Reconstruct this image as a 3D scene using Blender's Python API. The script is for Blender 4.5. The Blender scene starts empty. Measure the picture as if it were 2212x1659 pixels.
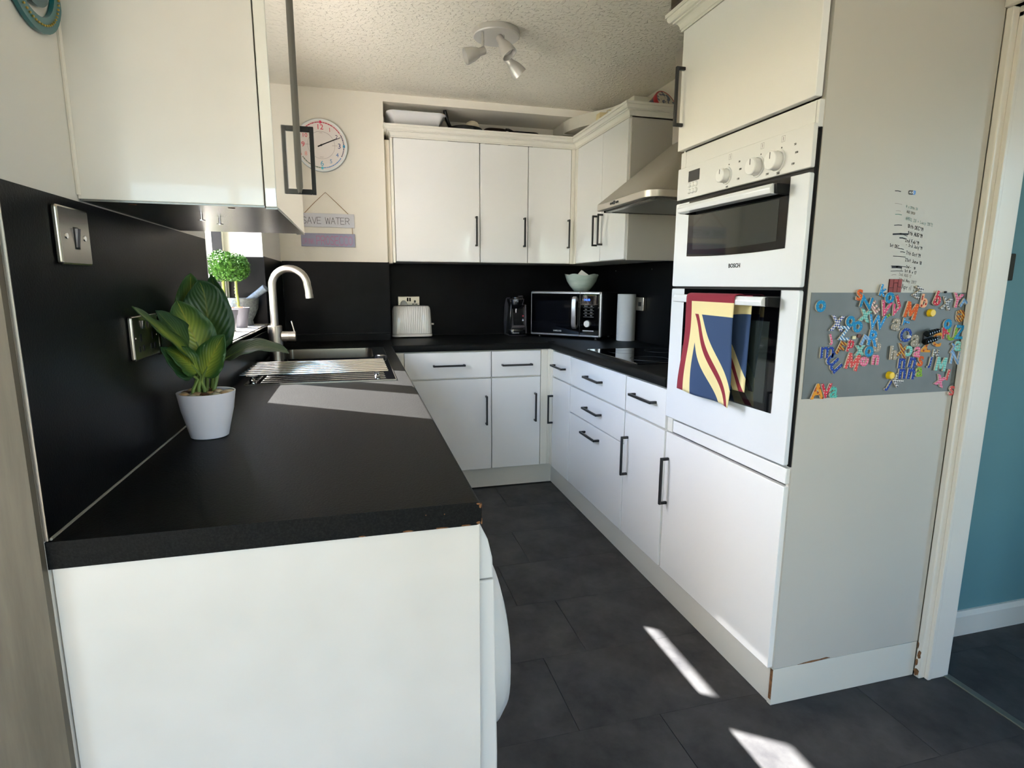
import bpy, bmesh, math, random
from mathutils import Vector, Matrix
random.seed(7)
S = bpy.context.scene
COL = S.collection
PI = math.pi

# ------------------------------------------------------------------ camera, sky, sun, exposure
cam = bpy.data.cameras.new('camera'); cam.sensor_width = 36.0; cam.sensor_fit = 'HORIZONTAL'
cam.lens = 36.0 * 1232.34 / 2212.0; cam.clip_start = 0.02
camo = bpy.data.objects.new('camera', cam); COL.objects.link(camo)
def cam_matrix(loc, pitch, yaw, roll):
    p, y, r = map(math.radians, (pitch, yaw, roll))
    f = Vector((math.sin(y)*math.cos(p), math.cos(y)*math.cos(p), math.sin(p)))
    rt = Vector((math.cos(y), -math.sin(y), 0)); up = rt.cross(f)
    r2 = rt*math.cos(r) + up*math.sin(r); u2 = -rt*math.sin(r) + up*math.cos(r)
    m = Matrix((r2, u2, -f)).transposed().to_4x4(); m.translation = loc
    return m
camo.matrix_world = cam_matrix((0.4274, -0.8077, 1.2620), -9.9098, 15.0667, 0.2791)
S.camera = camo
W = bpy.data.worlds.new('sky'); S.world = W; W.use_nodes = True
wn = W.node_tree.nodes; wl = W.node_tree.links
sky = wn.new('ShaderNodeTexSky'); sky.sky_type = 'NISHITA'; sky.sun_disc = False
sky.sun_elevation = math.radians(41.5); sky.sun_rotation = math.radians(-54); sky.air_density = 1.0; sky.dust_density = 1.5
hs = wn.new('ShaderNodeHueSaturation'); hs.inputs['Saturation'].default_value = 1.25
wl.new(sky.outputs[0], hs.inputs['Color']); wl.new(hs.outputs[0], wn['Background'].inputs[0])
wn['Background'].inputs[1].default_value = 1.15
sun = bpy.data.lights.new('sun', 'SUN'); sun.energy = 37.0; sun.angle = math.radians(0.53); sun.color = (1.0, 0.97, 0.93)
suno = bpy.data.objects.new('sun', sun); COL.objects.link(suno)
SD = Vector((0.89, -0.65, -1.0))
suno.rotation_euler = SD.to_track_quat('-Z', 'Y').to_euler(); suno.location = (-3, 5, 5)
def portal(name, loc, rot, sx, sy):
    l = bpy.data.lights.new(name, 'AREA'); l.shape = 'RECTANGLE'; l.size = sx; l.size_y = sy; l.cycles.is_portal = True
    o = bpy.data.objects.new(name, l); o.location = loc; o.rotation_euler = rot; COL.objects.link(o)
portal('window_portal', (-0.26, 1.655, 1.55), (0, -PI/2, 0), 1.05, 1.15)
portal('patio_portal', (-0.55, -4.12, 1.08), (PI/2, 0, 0), 1.7, 2.1)
portal('dining_portal', (2.27, -2.7, 1.5), (0, PI/2, 0), 1.2, 1.4)
portal('hall_portal', (3.62, -.875, 1.22), (0, PI/2, 0), 1.45, .55)
portal('side_portal', (-2.62, -2.0, 1.25), (0, -PI/2, 0), 1.8, 1.2)
S.view_settings.view_transform = 'Standard'; S.view_settings.look = 'None'
S.view_settings.gamma = 1.0; S.view_settings.use_curve_mapping = False
S.view_settings.exposure = 1.24
cy = S.cycles; cy.max_bounces = 12; cy.diffuse_bounces = 9; cy.glossy_bounces = 5; cy.transmission_bounces = 6; cy.transparent_max_bounces = 8
cy.caustics_reflective = False; cy.caustics_refractive = False; cy.sample_clamp_indirect = 6.0; cy.use_denoising = True

# ------------------------------------------------------------------ materials
def lin(c):
    return tuple(((v/255)/12.92 if v/255 <= .04045 else ((v/255+.055)/1.055)**2.4) for v in c) + (1.0,)
MATS = {}
def mat(name, rgb, rough=.5, metal=0., spec=.5, coat=0., bump=None, var=None, rvar=None, emit=None, trans=0., sub=0.):
    if name in MATS: return MATS[name]
    m = bpy.data.materials.new(name); m.use_nodes = True; n = m.node_tree.nodes; l = m.node_tree.links
    b = n['Principled BSDF']; b.inputs['Base Color'].default_value = lin(rgb); b.inputs['Roughness'].default_value = rough
    b.inputs['Metallic'].default_value = metal; b.inputs['Specular IOR Level'].default_value = spec
    b.inputs['Coat Weight'].default_value = coat; b.inputs['Coat Roughness'].default_value = .04
    if trans: b.inputs['Transmission Weight'].default_value = trans
    if sub: b.inputs['Subsurface Weight'].default_value = sub; b.inputs['Subsurface Scale'].default_value = .01
    if emit: b.inputs['Emission Color'].default_value = lin(rgb); b.inputs['Emission Strength'].default_value = emit
    tc = n.new('ShaderNodeTexCoord')
    if var:   # (rgb2, scale, detail, stretch xyz, low, high)
        mp = n.new('ShaderNodeMapping'); mp.inputs['Scale'].default_value = var[3] if len(var) > 3 else (1, 1, 1)
        no = n.new('ShaderNodeTexNoise'); no.inputs['Scale'].default_value = var[1]; no.inputs['Detail'].default_value = var[2]
        no.inputs['Roughness'].default_value = .65
        mr = n.new('ShaderNodeMapRange'); mr.inputs[1].default_value = var[4] if len(var) > 4 else .35; mr.inputs[2].default_value = var[5] if len(var) > 5 else .65
        mx = n.new('ShaderNodeMix'); mx.data_type = 'RGBA'; mx.inputs[6].default_value = lin(rgb); mx.inputs[7].default_value = lin(var[0])
        l.new(tc.outputs['Object'], mp.inputs[0]); l.new(mp.outputs[0], no.inputs[0]); l.new(no.outputs[0], mr.inputs[0])
        l.new(mr.outputs[0], mx.inputs[0]); l.new(mx.outputs[2], b.inputs['Base Color'])
    if bump:  # (type, scale, strength, distance, stretch)
        mp = n.new('ShaderNodeMapping'); mp.inputs['Scale'].default_value = bump[4] if len(bump) > 4 else (1, 1, 1)
        l.new(tc.outputs['Object'], mp.inputs[0])
        bp = n.new('ShaderNodeBump'); bp.inputs['Strength'].default_value = bump[2]; bp.inputs['Distance'].default_value = bump[3]
        if bump[0] == 'noise':
            no = n.new('ShaderNodeTexNoise'); no.inputs['Scale'].default_value = bump[1]; no.inputs['Detail'].default_value = 4
            l.new(mp.outputs[0], no.inputs[0]); l.new(no.outputs[0], bp.inputs['Height'])
        elif bump[0] == 'wave':
            no = n.new('ShaderNodeTexWave'); no.inputs['Scale'].default_value = bump[1]; no.inputs['Distortion'].default_value = bump[5]; no.bands_direction = bump[6]
            no.inputs['Detail'].default_value = 0
            l.new(mp.outputs[0], no.inputs[0]); l.new(no.outputs[0], bp.inputs['Height'])
        else:     # stipple: sharp little peaks of plaster
            no = n.new('ShaderNodeTexNoise'); no.inputs['Scale'].default_value = bump[1]; no.inputs['Detail'].default_value = 2
            no.inputs['Distortion'].default_value = .4
            r = n.new('ShaderNodeMapRange'); r.inputs[1].default_value = .50; r.inputs[2].default_value = .76; r.interpolation_type = 'SMOOTHSTEP'
            l.new(mp.outputs[0], no.inputs[0]); l.new(no.outputs[0], r.inputs[0]); l.new(r.outputs[0], bp.inputs['Height'])
        l.new(bp.outputs[0], b.inputs['Normal'])
    MATS[name] = m
    return m
wall_m = mat('painted_wall', (236, 231, 219), .75, bump=('noise', 22, .35, .004))
wallL_m = mat('painted_wall_left', (228, 224, 218), .7, bump=('noise', 14, .45, .006))
ceil_m = mat('stippled_ceiling', (234, 228, 214), .8, bump=('stipple', 62, .7, .006))
alc_m = mat('alcove_paint', (224, 218, 204), .8, bump=('noise', 20, .2, .003))
hall_m = mat('teal_paint', (104, 146, 150), .55, bump=('noise', 12, .3, .004))
trim_m = mat('white_gloss_paint', (228, 222, 212), .28, bump=('noise', 30, .15, .002))
gloss = mat('gloss_white_door', (240, 240, 238), .09, coat=.6, spec=.5)
glossc = mat('gloss_cream_edge', (233, 230, 219), .25)
carc = mat('white_melamine', (224, 221, 212), .4)
cream = mat('cream_end_panel', (193, 189, 180), .45)
endp = mat('white_end_panel', (224, 220, 214), .22, coat=.3, var=((216, 212, 205), 3, 3))
plinth_m = mat('plinth_white', (215, 212, 202), .45)
black = mat('black_laminate', (13, 13, 13), .5, spec=.12, bump=('noise', 260, .35, .0015), var=((27, 27, 26), 330, 3, (1, 1, 1), .42, .66))
splash = mat('black_laminate_splash', (10, 10, 12), .34, spec=.10, bump=('noise', 300, .25, .001), var=((18, 18, 20), 6, 6))
bglass = mat('black_glass', (6, 6, 8), .03, coat=1.0)
dark = mat('dark_parts_gap_shade', (20, 18, 18), .7)  # near-black for real dark parts and for shade painted into gaps
handle_m = mat('black_handle', (24, 24, 27), .38)
steel = mat('brushed_steel', (190, 184, 174), .3, 1., bump=('noise', 60, .08, .001, (1, 1, 30)))
steelh = mat('hood_steel', (204, 198, 188), .42, .85, bump=('noise', 60, .08, .001, (1, 30, 1)))
chrome = mat('chrome', (214, 214, 214), .08, 1.)
plate_m = mat('brushed_plate', (196, 190, 180), .27, 1.)
satin = mat('satin_silver', (206, 203, 198), .42, .6)
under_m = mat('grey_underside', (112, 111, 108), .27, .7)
appl = mat('white_enamel', (228, 231, 234), .13, coat=.5)
applm = mat('white_plastic', (226, 226, 224), .35)
ivory = mat('warm_white_panel', (222, 222, 220), .25)
floor_m = mat('slate_vinyl', (46, 46, 49), .5, spec=.15, var=((82, 82, 82), 5.5, 9, (1, 1, 1), .3, .75), bump=('noise', 90, .12, .001))
grout = mat('floor_joint', (14, 14, 15), .8)
board_m = mat('grey_wood_board', (112, 103, 88), .55, var=((92, 84, 71), 5, 6, (6, 1, .5)))
chip_m = mat('raw_chipboard', (140, 96, 58), .9, var=((90, 58, 34), 80, 4))
def glass_mat():
    m = bpy.data.materials.new('window_glass'); m.use_nodes = True; n = m.node_tree.nodes; l = m.node_tree.links
    n.remove(n['Principled BSDF']); t = n.new('ShaderNodeBsdfTransparent'); g = n.new('ShaderNodeBsdfGlossy'); g.inputs['Roughness'].default_value = .02
    lw = n.new('ShaderNodeLayerWeight'); lw.inputs[0].default_value = .5; pw = n.new('ShaderNodeMath'); pw.operation = 'POWER'; pw.inputs[1].default_value = 4
    f = n.new('ShaderNodeMath'); f.operation = 'MULTIPLY_ADD'; f.inputs[1].default_value = .5; f.inputs[2].default_value = .035; x = n.new('ShaderNodeMixShader')
    l.new(lw.outputs['Facing'], pw.inputs[0]); l.new(pw.outputs[0], f.inputs[0]); l.new(f.outputs[0], x.inputs[0]); l.new(t.outputs[0], x.inputs[1]); l.new(g.outputs[0], x.inputs[2]); l.new(x.outputs[0], n['Material Output'].inputs[0])
    return m
glass = glass_mat()

# ------------------------------------------------------------------ mesh helpers
class MB:
    def __init__(s): s.v = []; s.f = []; s.m = []; s.mi = 0
    def add(s, vs, fs):
        k = len(s.v); s.v += [tuple(v) for v in vs]; s.f += [tuple(i+k for i in f) for f in fs]; s.m += [s.mi]*len(fs); return s
    def box(s, x0, x1, y0, y1, z0, z1):
        return s.add([(x0,y0,z0),(x1,y0,z0),(x1,y1,z0),(x0,y1,z0),(x0,y0,z1),(x1,y0,z1),(x1,y1,z1),(x0,y1,z1)],
                     [(0,3,2,1),(4,5,6,7),(0,1,5,4),(1,2,6,5),(2,3,7,6),(3,0,4,7)])
    def hexa(s, bot, top):
        return s.add(list(bot)+list(top), [(0,3,2,1),(4,5,6,7),(0,1,5,4),(1,2,6,5),(2,3,7,6),(3,0,4,7)])
    def prism(s, poly, a, b, axis='z'):
        n = len(poly)
        def P(p, t): return {'z': (p[0], p[1], t), 'y': (p[0], t, p[1]), 'x': (t, p[0], p[1])}[axis]
        vs = [P(p, a) for p in poly] + [P(p, b) for p in poly]
        return s.add(vs, [tuple(range(n))[::-1], tuple(range(n, 2*n))] + [(i, (i+1) % n, n+(i+1) % n, n+i) for i in range(n)])
    def lathe(s, prof, c, n=32, axis='z', cap=True, mtx=None):
        vs = []; fs = []
        for r, h in prof:
            for i in range(n):
                a = 2*PI*i/n; x, y = r*math.cos(a), r*math.sin(a)
                p = {'z': (x, y, h), 'x': (h, x, y), 'y': (y, h, x)}[axis]
                p = Vector(p)
                if mtx is not None: p = mtx @ p
                vs.append(tuple(Vector(c)+p))
        for j in range(len(prof)-1):
            for i in range(n):
                fs.append((j*n+i, j*n+(i+1) % n, (j+1)*n+(i+1) % n, (j+1)*n+i))
        if cap:
            if prof[0][0] > 1e-6: fs.append(tuple(range(n))[::-1])
            if prof[-1][0] > 1e-6: fs.append(tuple((len(prof)-1)*n+i for i in range(n)))
        return s.add(vs, fs)
    def tube(s, pts, r, n=10, closed=False):
        pts = [Vector(p) for p in pts]; rs = r if isinstance(r, (list, tuple)) else [r]*len(pts)
        vs = []; fs = []; m = len(pts); ref = None
        for j, p in enumerate(pts):
            t = (pts[(j+1) % m]-pts[j-1]) if closed else (pts[min(j+1, m-1)]-pts[max(j-1, 0)])
            t = t.normalized()
            if ref is None: ref = t.orthogonal().normalized()
            ref = (ref - t*ref.dot(t)).normalized(); b = t.cross(ref)
            for i in range(n):
                a = 2*PI*i/n; vs.append(tuple(p + (ref*math.cos(a)+b*math.sin(a))*rs[j]))
        for j in range(m if closed else m-1):
            for i in range(n):
                k = (j+1) % m; fs.append((j*n+i, j*n+(i+1) % n, k*n+(i+1) % n, k*n+i))
        if not closed: fs += [tuple(range(n))[::-1], tuple((m-1)*n+i for i in range(n))]
        return s.add(vs, fs)
    def ribbon(s, pts, w, fr, off=0.0004):   # flat pen stroke on a face; fr = (origin, right, up, normal)
        o, R, U, N = fr
        for a, b in zip(pts[:-1], pts[1:]):
            a, b = Vector(a), Vector(b); d = b-a
            if d.length < 1e-6: continue
            d.normalize(); q = Vector((-d.y, d.x))*w/2; e = d*w/2
            c = [a-e+q, a-e-q, b+e-q, b+e+q]
            s.add([o+R*p.x+U*p.y+N*off for p in c], [(0, 1, 2, 3)])
        return s
def mesh(name, mb, mats, smooth=0.6):
    me = bpy.data.meshes.new(name); me.from_pydata(mb.v, [], mb.f)
    for m in (mats if isinstance(mats, (list, tuple)) else [mats]): me.materials.append(m)
    if isinstance(mats, (list, tuple)) and len(mats) > 1: me.polygons.foreach_set('material_index', mb.m)
    bm = bmesh.new(); bm.from_mesh(me); bmesh.ops.recalc_face_normals(bm, faces=bm.faces); bm.to_mesh(me); bm.free()
    if smooth: me.shade_smooth(); me.set_sharp_from_angle(angle=smooth)
    return me
def tag(o, label=None, cat=None, group=None, kind=None):
    if label: o['label'] = label
    if cat: o['category'] = cat
    if group: o['group'] = group
    if kind: o['kind'] = kind
    return o
def thing(name, label, cat, loc=(0, 0, 0), group=None):
    o = bpy.data.objects.new(name, None); o.location = loc; o.empty_display_size = .05; COL.objects.link(o)
    return tag(o, label, cat, group)
def wloc(o): return (wloc(o.parent) if o.parent else Vector((0, 0, 0))) + Vector(o.location)
def obj(name, mb, mats, parent=None, bevel=0, smooth=.6, seg=2, label=None, kind=None):
    v = [Vector(p) for p in mb.v]
    lo = Vector((min(p.x for p in v), min(p.y for p in v), min(p.z for p in v))); hi = Vector((max(p.x for p in v), max(p.y for p in v), max(p.z for p in v)))
    c = Vector(((lo.x+hi.x)/2, (lo.y+hi.y)/2, lo.z))
    mb.v = [tuple(p-c) for p in v]
    o = bpy.data.objects.new(name, mesh(name, mb, mats, smooth)); COL.objects.link(o)
    o.location = c
    if parent is not None: o.parent = parent; o.location = c - wloc(parent)
    if bevel:
        b = o.modifiers.new('bevel', 'BEVEL'); b.width = bevel; b.segments = seg; b.limit_method = 'ANGLE'; b.angle_limit = .6
        b.harden_normals = False
    if label: o['label'] = label
    if kind: o['kind'] = kind
    return o
def single(name, label, cat, mb, mats, group=None, **k):
    return tag(obj(name, mb, mats, **k), label, cat, group)
def struct(name, mb, mats, parent=None, **k):
    o = obj(name, mb, mats, parent, **k)
    if parent is None: o['kind'] = 'structure'
    return o
def dup(o, delta, label=None, **kw):
    r = o.copy(); COL.objects.link(r); r.location = Vector(o.location)+Vector(delta)
    if label: r['label'] = label
    for ch in list(o.children):
        c = ch.copy(); COL.objects.link(c); c.parent = r
        for g in list(ch.children):
            d = g.copy(); COL.objects.link(d); d.parent = c
    return r
def rrect(x0, x1, z0, z1, r, n=5):
    out = []
    for cx, cz, a0 in ((x1-r, z1-r, 0), (x0+r, z1-r, 90), (x0+r, z0+r, 180), (x1-r, z0+r, 270)):
        for i in range(n+1):
            a = math.radians(a0+90*i/n); out.append((cx+r*math.cos(a), cz+r*math.sin(a)))
    return out
FX = lambda x, y, z: (Vector((x, y, z)), Vector((0, -1, 0)), Vector((0, 0, 1)), Vector((-1, 0, 0)))   # faces -x
FY = lambda x, y, z: (Vector((x, y, z)), Vector((1, 0, 0)), Vector((0, 0, 1)), Vector((0, -1, 0)))    # faces -y
def text_mb(body, h, fr, depth=.0006, bold=0., rot=0., off=0.0003, center=True, fixh=False, bev=0.):
    cu = bpy.data.curves.new('t', 'FONT'); cu.body = body; cu.size = 1; cu.extrude = max(depth/(2*h), 1e-4); cu.offset = bold; cu.resolution_u = 3
    if bev: cu.bevel_depth = bev; cu.bevel_resolution = 1
    ob = bpy.data.objects.new('t', cu); me = bpy.data.meshes.new_from_object(ob)
    vs = [v.co.copy() for v in me.vertices]; fs = [tuple(p.vertices) for p in me.polygons]
    bpy.data.objects.remove(ob); bpy.data.curves.remove(cu); bpy.data.meshes.remove(me)
    x0, x1 = min(v.x for v in vs), max(v.x for v in vs); y0, y1 = min(v.y for v in vs), max(v.y for v in vs); z0 = min(v.z for v in vs); z1 = max(v.z for v in vs)
    s = h/(y1-y0) if fixh else h/.7
    o, R, U, N = fr; a = math.radians(rot); ca, sa = math.cos(a), math.sin(a); mb = MB(); out = []
    for v in vs:
        x = (v.x-((x0+x1)/2 if center else x0))*s; y = (v.y-((y0+y1)/2 if center else 0))*s; z = (v.z-z0)/max(z1-z0, 1e-9)*depth+off
        out.append(o+R*(x*ca-y*sa)+U*(x*sa+y*ca)+N*z)
    mb.add(out, fs); return mb
GL = {'A': [[(0,0),(.5,1),(1,0)],[(.2,.38),(.8,.38)]], 'B': [[(0,0),(0,1),(.7,1),(.9,.8),(.7,.53),(0,.53)],[(.7,.53),(1,.28),(.75,0),(0,0)]],
 'C': [[(1,.85),(.7,1),(.3,1),(0,.7),(0,.3),(.3,0),(.7,0),(1,.15)]], 'D': [[(0,0),(0,1),(.55,1),(.95,.7),(.95,.3),(.55,0),(0,0)]],
 'E': [[(.9,1),(0,1),(0,0),(.9,0)],[(0,.52),(.75,.52)]], 'F': [[(.9,1),(0,1),(0,0)],[(0,.52),(.7,.52)]], 'G': [[(1,.85),(.6,1),(.2,.95),(0,.5),(.2,.05),(.7,0),(1,.2),(1,.45),(.6,.45)]],
 'I': [[(.4,0),(.4,1)]], 'J': [[(.8,1),(.8,.2),(.5,0),(.1,.15)]], 'K': [[(0,0),(0,1)],[(.9,1),(0,.42)],[(.25,.58),(.95,0)]], 'L': [[(0,1),(0,0),(.8,0)]],
 'M': [[(0,0),(.1,1),(.5,.3),(.9,1),(1,0)]], 'N': [[(0,0),(0,1),(.9,0),(.9,1)]], 'O': [[(.5,1),(.15,.85),(0,.5),(.15,.15),(.5,0),(.85,.15),(1,.5),(.85,.85),(.5,1)]],
 'P': [[(0,0),(0,1),(.7,1),(.95,.75),(.7,.48),(0,.48)]], 'R': [[(0,0),(0,1),(.7,1),(.95,.75),(.7,.5),(0,.5)],[(.5,.5),(.95,0)]],
 'S': [[(.9,.85),(.6,1),(.25,.97),(.05,.77),(.25,.57),(.7,.45),(.95,.25),(.7,.02),(.3,0),(.0,.15)]], 'T': [[(0,1),(1,1)],[(.5,1),(.5,0)]],
 'U': [[(0,1),(0,.25),(.3,0),(.65,0),(.95,.25),(.95,1)]], 'V': [[(0,1),(.5,0),(1,1)]], 'W': [[(0,1),(.28,0),(.6,.9),(.92,0),(1.2,1)]], 'Y': [[(0,1),(.5,.5),(1,1)],[(.5,.5),(.5,0)]],
 'a': [[(.8,.5),(.4,.6),(.1,.3),(.4,0),(.8,.2)],[(.8,.6),(.85,0)]], 'c': [[(.8,.5),(.4,.6),(.1,.3),(.4,0),(.8,.1)]], 'e': [[(.1,.3),(.8,.35),(.5,.6),(.1,.3),(.4,0),(.8,.1)]], 'h': [[(.1,1),(.1,0)],[(.1,.4),(.5,.6),(.8,.4),(.8,0)]],
 'i': [[(.4,.6),(.4,0)]], 'l': [[(.4,1),(.4,0)]], 'n': [[(.1,.6),(.1,0)],[(.1,.4),(.5,.6),(.8,.4),(.8,0)]], 'p': [[(.1,.6),(.1,-.4)],[(.1,.5),(.6,.6),(.8,.3),(.5,0),(.1,.1)]], 'r': [[(.1,.6),(.1,0)],[(.1,.4),(.6,.6)]],
 't': [[(.4,.9),(.4,0)],[(.1,.6),(.7,.6)]], 'u': [[(.1,.6),(.1,.15),(.4,0),(.8,.2),(.8,.6)],[(.8,.6),(.85,0)]], 'y': [[(.1,.6),(.4,.1)],[(.8,.6),(.3,-.4)]], 's': [[(.7,.55),(.3,.6),(.2,.4),(.7,.2),(.5,0),(.1,.05)]], 'v': [[(.1,.6),(.45,0),(.8,.6)]],
 'b': [[(.1,1),(.1,0),(.6,0),(.8,.3),(.5,.55),(.1,.5)]], 'd': [[(.8,1),(.8,0),(.3,0),(.1,.3),(.4,.55),(.8,.5)]],
 '0': [[(.4,1),(.1,.8),(.1,.2),(.4,0),(.7,.2),(.7,.8),(.4,1)]], '1': [[(.2,.8),(.45,1),(.45,0)]], '2': [[(.1,.8),(.4,1),(.75,.8),(.1,0),(.85,0)]], '5': [[(.8,1),(.2,1),(.15,.6),(.6,.6),(.8,.3),(.5,0),(.1,.1)]],
 '7': [[(.1,1),(.85,1),(.35,0)]], '8': [[(.4,.53),(.15,.75),(.4,1),(.65,.75),(.4,.53),(.1,.25),(.4,0),(.7,.25),(.4,.53)]], '9': [[(.7,.7),(.4,1),(.15,.75),(.4,.5),(.7,.7),(.6,0)]], '6': [[(.65,.95),(.2,.6),(.1,.25),(.4,0),(.7,.25),(.4,.5),(.12,.3)]],
 '3': [[(.15,.9),(.5,1),(.75,.75),(.35,.53),(.8,.28),(.5,0),(.1,.12)]], '4': [[(.7,0),(.7,1),(.1,.3),(.9,.3)]], "'": [[(.4,1),(.3,.75)]], '-': [[(.1,.45),(.7,.45)]], '+': [[(.1,.45),(.7,.45)],[(.4,.7),(.4,.2)]]}
def stroke_mb(body, h, w, fr, adv=.95, wx=.62, slant=0., tilt=0.):
    mb = MB(); x = 0; ta = math.tan(math.radians(tilt))
    for ch in body:
        if ch == ' ': x += h*.5; continue
        for st in GL.get(ch, []):
            mb.ribbon([(x+p[0]*h*wx+p[1]*h*slant, p[1]*h+x*ta) for p in st], w, fr)
        k = 1.2 if ch in 'W' else (.55 if ch in "Iil1'" else 1.)
        x += h*wx*k + h*wx*(adv-.62)
    return mb
def stroke_width(body, h, adv=.95, wx=.62):
    return sum(h*.5 if c == ' ' else h*wx*(1.2 if c == 'W' else (.55 if c in "Iil1'" else 1.)) + h*wx*(adv-.62) for c in body)
def sweep(mb, path, prof):
    """horizontal path of (x, y); the profile's offset goes to the right of travel, mitred"""
    n = len(path); P = [Vector(p) for p in path]; rows = []
    for i in range(n):
        d0 = (P[i]-P[i-1]).normalized() if i else None; d1 = (P[i+1]-P[i]).normalized() if i < n-1 else None
        n0 = Vector((d0.y, -d0.x)) if d0 else None; n1 = Vector((d1.y, -d1.x)) if d1 else None
        if n0 is None: q = n1
        elif n1 is None: q = n0
        else: q = (n0+n1).normalized(); q = q/max(q.dot(n0), .2)
        rows.append([(P[i].x+q.x*o, P[i].y+q.y*o, z) for o, z in prof])
    m = len(prof); vs = [p for r in rows for p in r]; fs = []
    for i in range(n-1):
        for j in range(m): fs.append((i*m+j, i*m+(j+1) % m, (i+1)*m+(j+1) % m, (i+1)*m+j))
    fs += [tuple(range(m)), tuple((n-1)*m+j for j in range(m))[::-1]]
    return mb.add(vs, fs)

# ------------------------------------------------------------------ room shell
YT = .478           # near face of the tall unit
XR = 2.15           # right wall
CZ = 2.37           # ceiling
fl = struct('floor', MB().box(-2.6, 3.6, -4.2, .2, -.06, -.004).box(-.26, 3.6, .2, 3.35, -.06, -.004), grout, smooth=0)
rowj = {2: .994, 3: 1.153, 4: .994, 5: 1.15, 1: 1.25, 0: .92, 6: .90, 7: 1.22, -1: 1.1, -2: .95}
tm = None
for k in range(-2, 8):
    y0 = .200 + (k-1)*.3333; j = rowj.get(k, 1.0) - 1.333
    for i in range(6):
        x0 = j + i*.6667
        if x0 < .3 or x0 > 3.0: continue
        o = obj('floor_tile', MB().box(x0+.001, x0+.6657, y0+.0004, y0+.3329, -.004, 0), floor_m, fl, smooth=0)
struct('trim_1', MB().box(2.238, 2.262, -.36, .47, -.003, .004), mat('threshold_strip', (118, 122, 114), .35, .6), bevel=.002)
ce = struct('ceiling', MB().box(-2.6, 3.6, -4.2, .2, CZ, CZ+.06).box(-.26, 3.6, .2, 3.35, CZ, CZ+.06), ceil_m, smooth=0)
# left wall with the window opening
struct('wall_left', MB().box(-.26, 0, .065, 1.11, 0, CZ).box(-.26, 0, 2.2, 3.35, 0, CZ).box(-.26, 0, 1.11, 2.2, 0, 1.043).box(-.26, 0, 1.11, 2.2, 2.04, CZ), wallL_m, smooth=0)
struct('wall_end', MB().box(-2.6, -.001, .066, .2, 0, CZ), wallL_m, smooth=0)
struct('trim_2', MB().box(-.62, -.0005, .052, .066, 0, CZ), board_m)
struct('wall_back', MB().box(0, .62, 2.88, 3.35, 0, CZ), wall_m, smooth=0)
struct('wall_alcove', MB().box(.62, 2.4, 3.2, 3.35, 0, CZ), wall_m, smooth=0)
struct('wall_bulkhead', MB().box(.62, 2.4, 2.88, 3.2, 2.325, CZ), wall_m, smooth=0)
struct('wall_right', MB().box(XR, 2.25, 1.13, 3.2, 0, CZ).box(2.17, 2.25, .46, 1.13, 0, CZ).box(XR, 2.25, -.36, .46, 2.0, CZ).box(XR, 2.25, -4.1, -3.4, 0, CZ).box(XR, 2.25, -2.0, -.36, 0, CZ).box(XR, 2.25, -3.4, -2.0, 0, .9).box(XR, 2.25, -3.4, -2.0, 2.1, CZ), wall_m, smooth=0)
struct('wall_rear', MB().box(-2.6, -1.4, -4.2, -4.1, 0, CZ).box(.3, 2.25, -4.2, -4.1, 0, CZ).box(-1.4, .3, -4.2, -4.1, 2.13, CZ), wall_m, smooth=0)
struct('wall_dining', MB().box(-2.6, -2.5, -4.1, -2.6, 0, CZ).box(-2.6, -2.5, -1.4, .07, 0, CZ).box(-2.6, -2.5, -2.6, -1.4, 0, .35).box(-2.6, -2.5, -2.6, -1.4, 2.15, CZ), wall_m, smooth=0)
struct('wall_hall', MB().box(2.25, 3.6, .62, .72, 0, CZ).box(3.5, 3.6, -1.6, -1.15, 0, CZ).box(3.5, 3.6, -.6, .62, 0, CZ).box(3.5, 3.6, -1.15, -.6, 1.95, CZ).box(3.5, 3.6, -1.15, -.6, 0, .5).box(2.25, 3.6, -1.7, -1.6, 0, CZ), hall_m, smooth=0)  # opening in the far wall is unseen, added to light the hall
struct('baseboard_hall', MB().box(2.25, 3.5, .603, .62, 0, .075).hexa([(2.25, .603, .075), (3.5, .603, .075), (3.5, .62, .075), (2.25, .62, .075)], [(2.25, .612, .092), (3.5, .612, .092), (3.5, .62, .092), (2.25, .62, .092)]), trim_m, smooth=0)
# doorway lining on the right
dr = struct('door_1', MB().box(2.147, 2.172, .458, .4775, 0, 2.0).box(2.137, 2.172, -.375, -.355, 0, 2.0).box(2.137, 2.172, -.375, .4775, 2.0, 2.02), trim_m, bevel=.003)
obj('architrave', MB().box(2.125, 2.15, -.40, .4775, 2.021, 2.075), trim_m, dr, bevel=.006)
obj('door_stop', MB().box(2.168, 2.182, .444, .458, 0, 1.986).box(2.168, 2.182, -.355, -.34, 0, 1.986).box(2.168, 2.182, -.355, .458, 1.972, 2.0), trim_m, dr, bevel=.002)
obj('jamb', MB().box(2.182, 2.255, .446, .4600, 0, 1.986).box(2.182, 2.255, -.36, -.345, 0, 1.986).box(2.182, 2.255, -.36, .46, 1.976, 2.0), trim_m, dr, bevel=.002)
cp = MB()
rc = random.Random(11)
for y, z, w, h in ((.468, .018, .010, .028), (.472, .052, .005, .03), (.467, .082, .007, .035), (.474, .112, .003, .03)):
    cp.prism([(y+w*math.cos(a*PI/5)*rc.uniform(.6, 1.1), z+h*.5*math.sin(a*PI/5)*rc.uniform(.6, 1.1)) for a in range(10)], 2.1462, 2.1476, 'x')
obj('chipped_paint', cp, chip_m, dr, label='bare wood where the paint is chipped off', kind='stuff')
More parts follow.
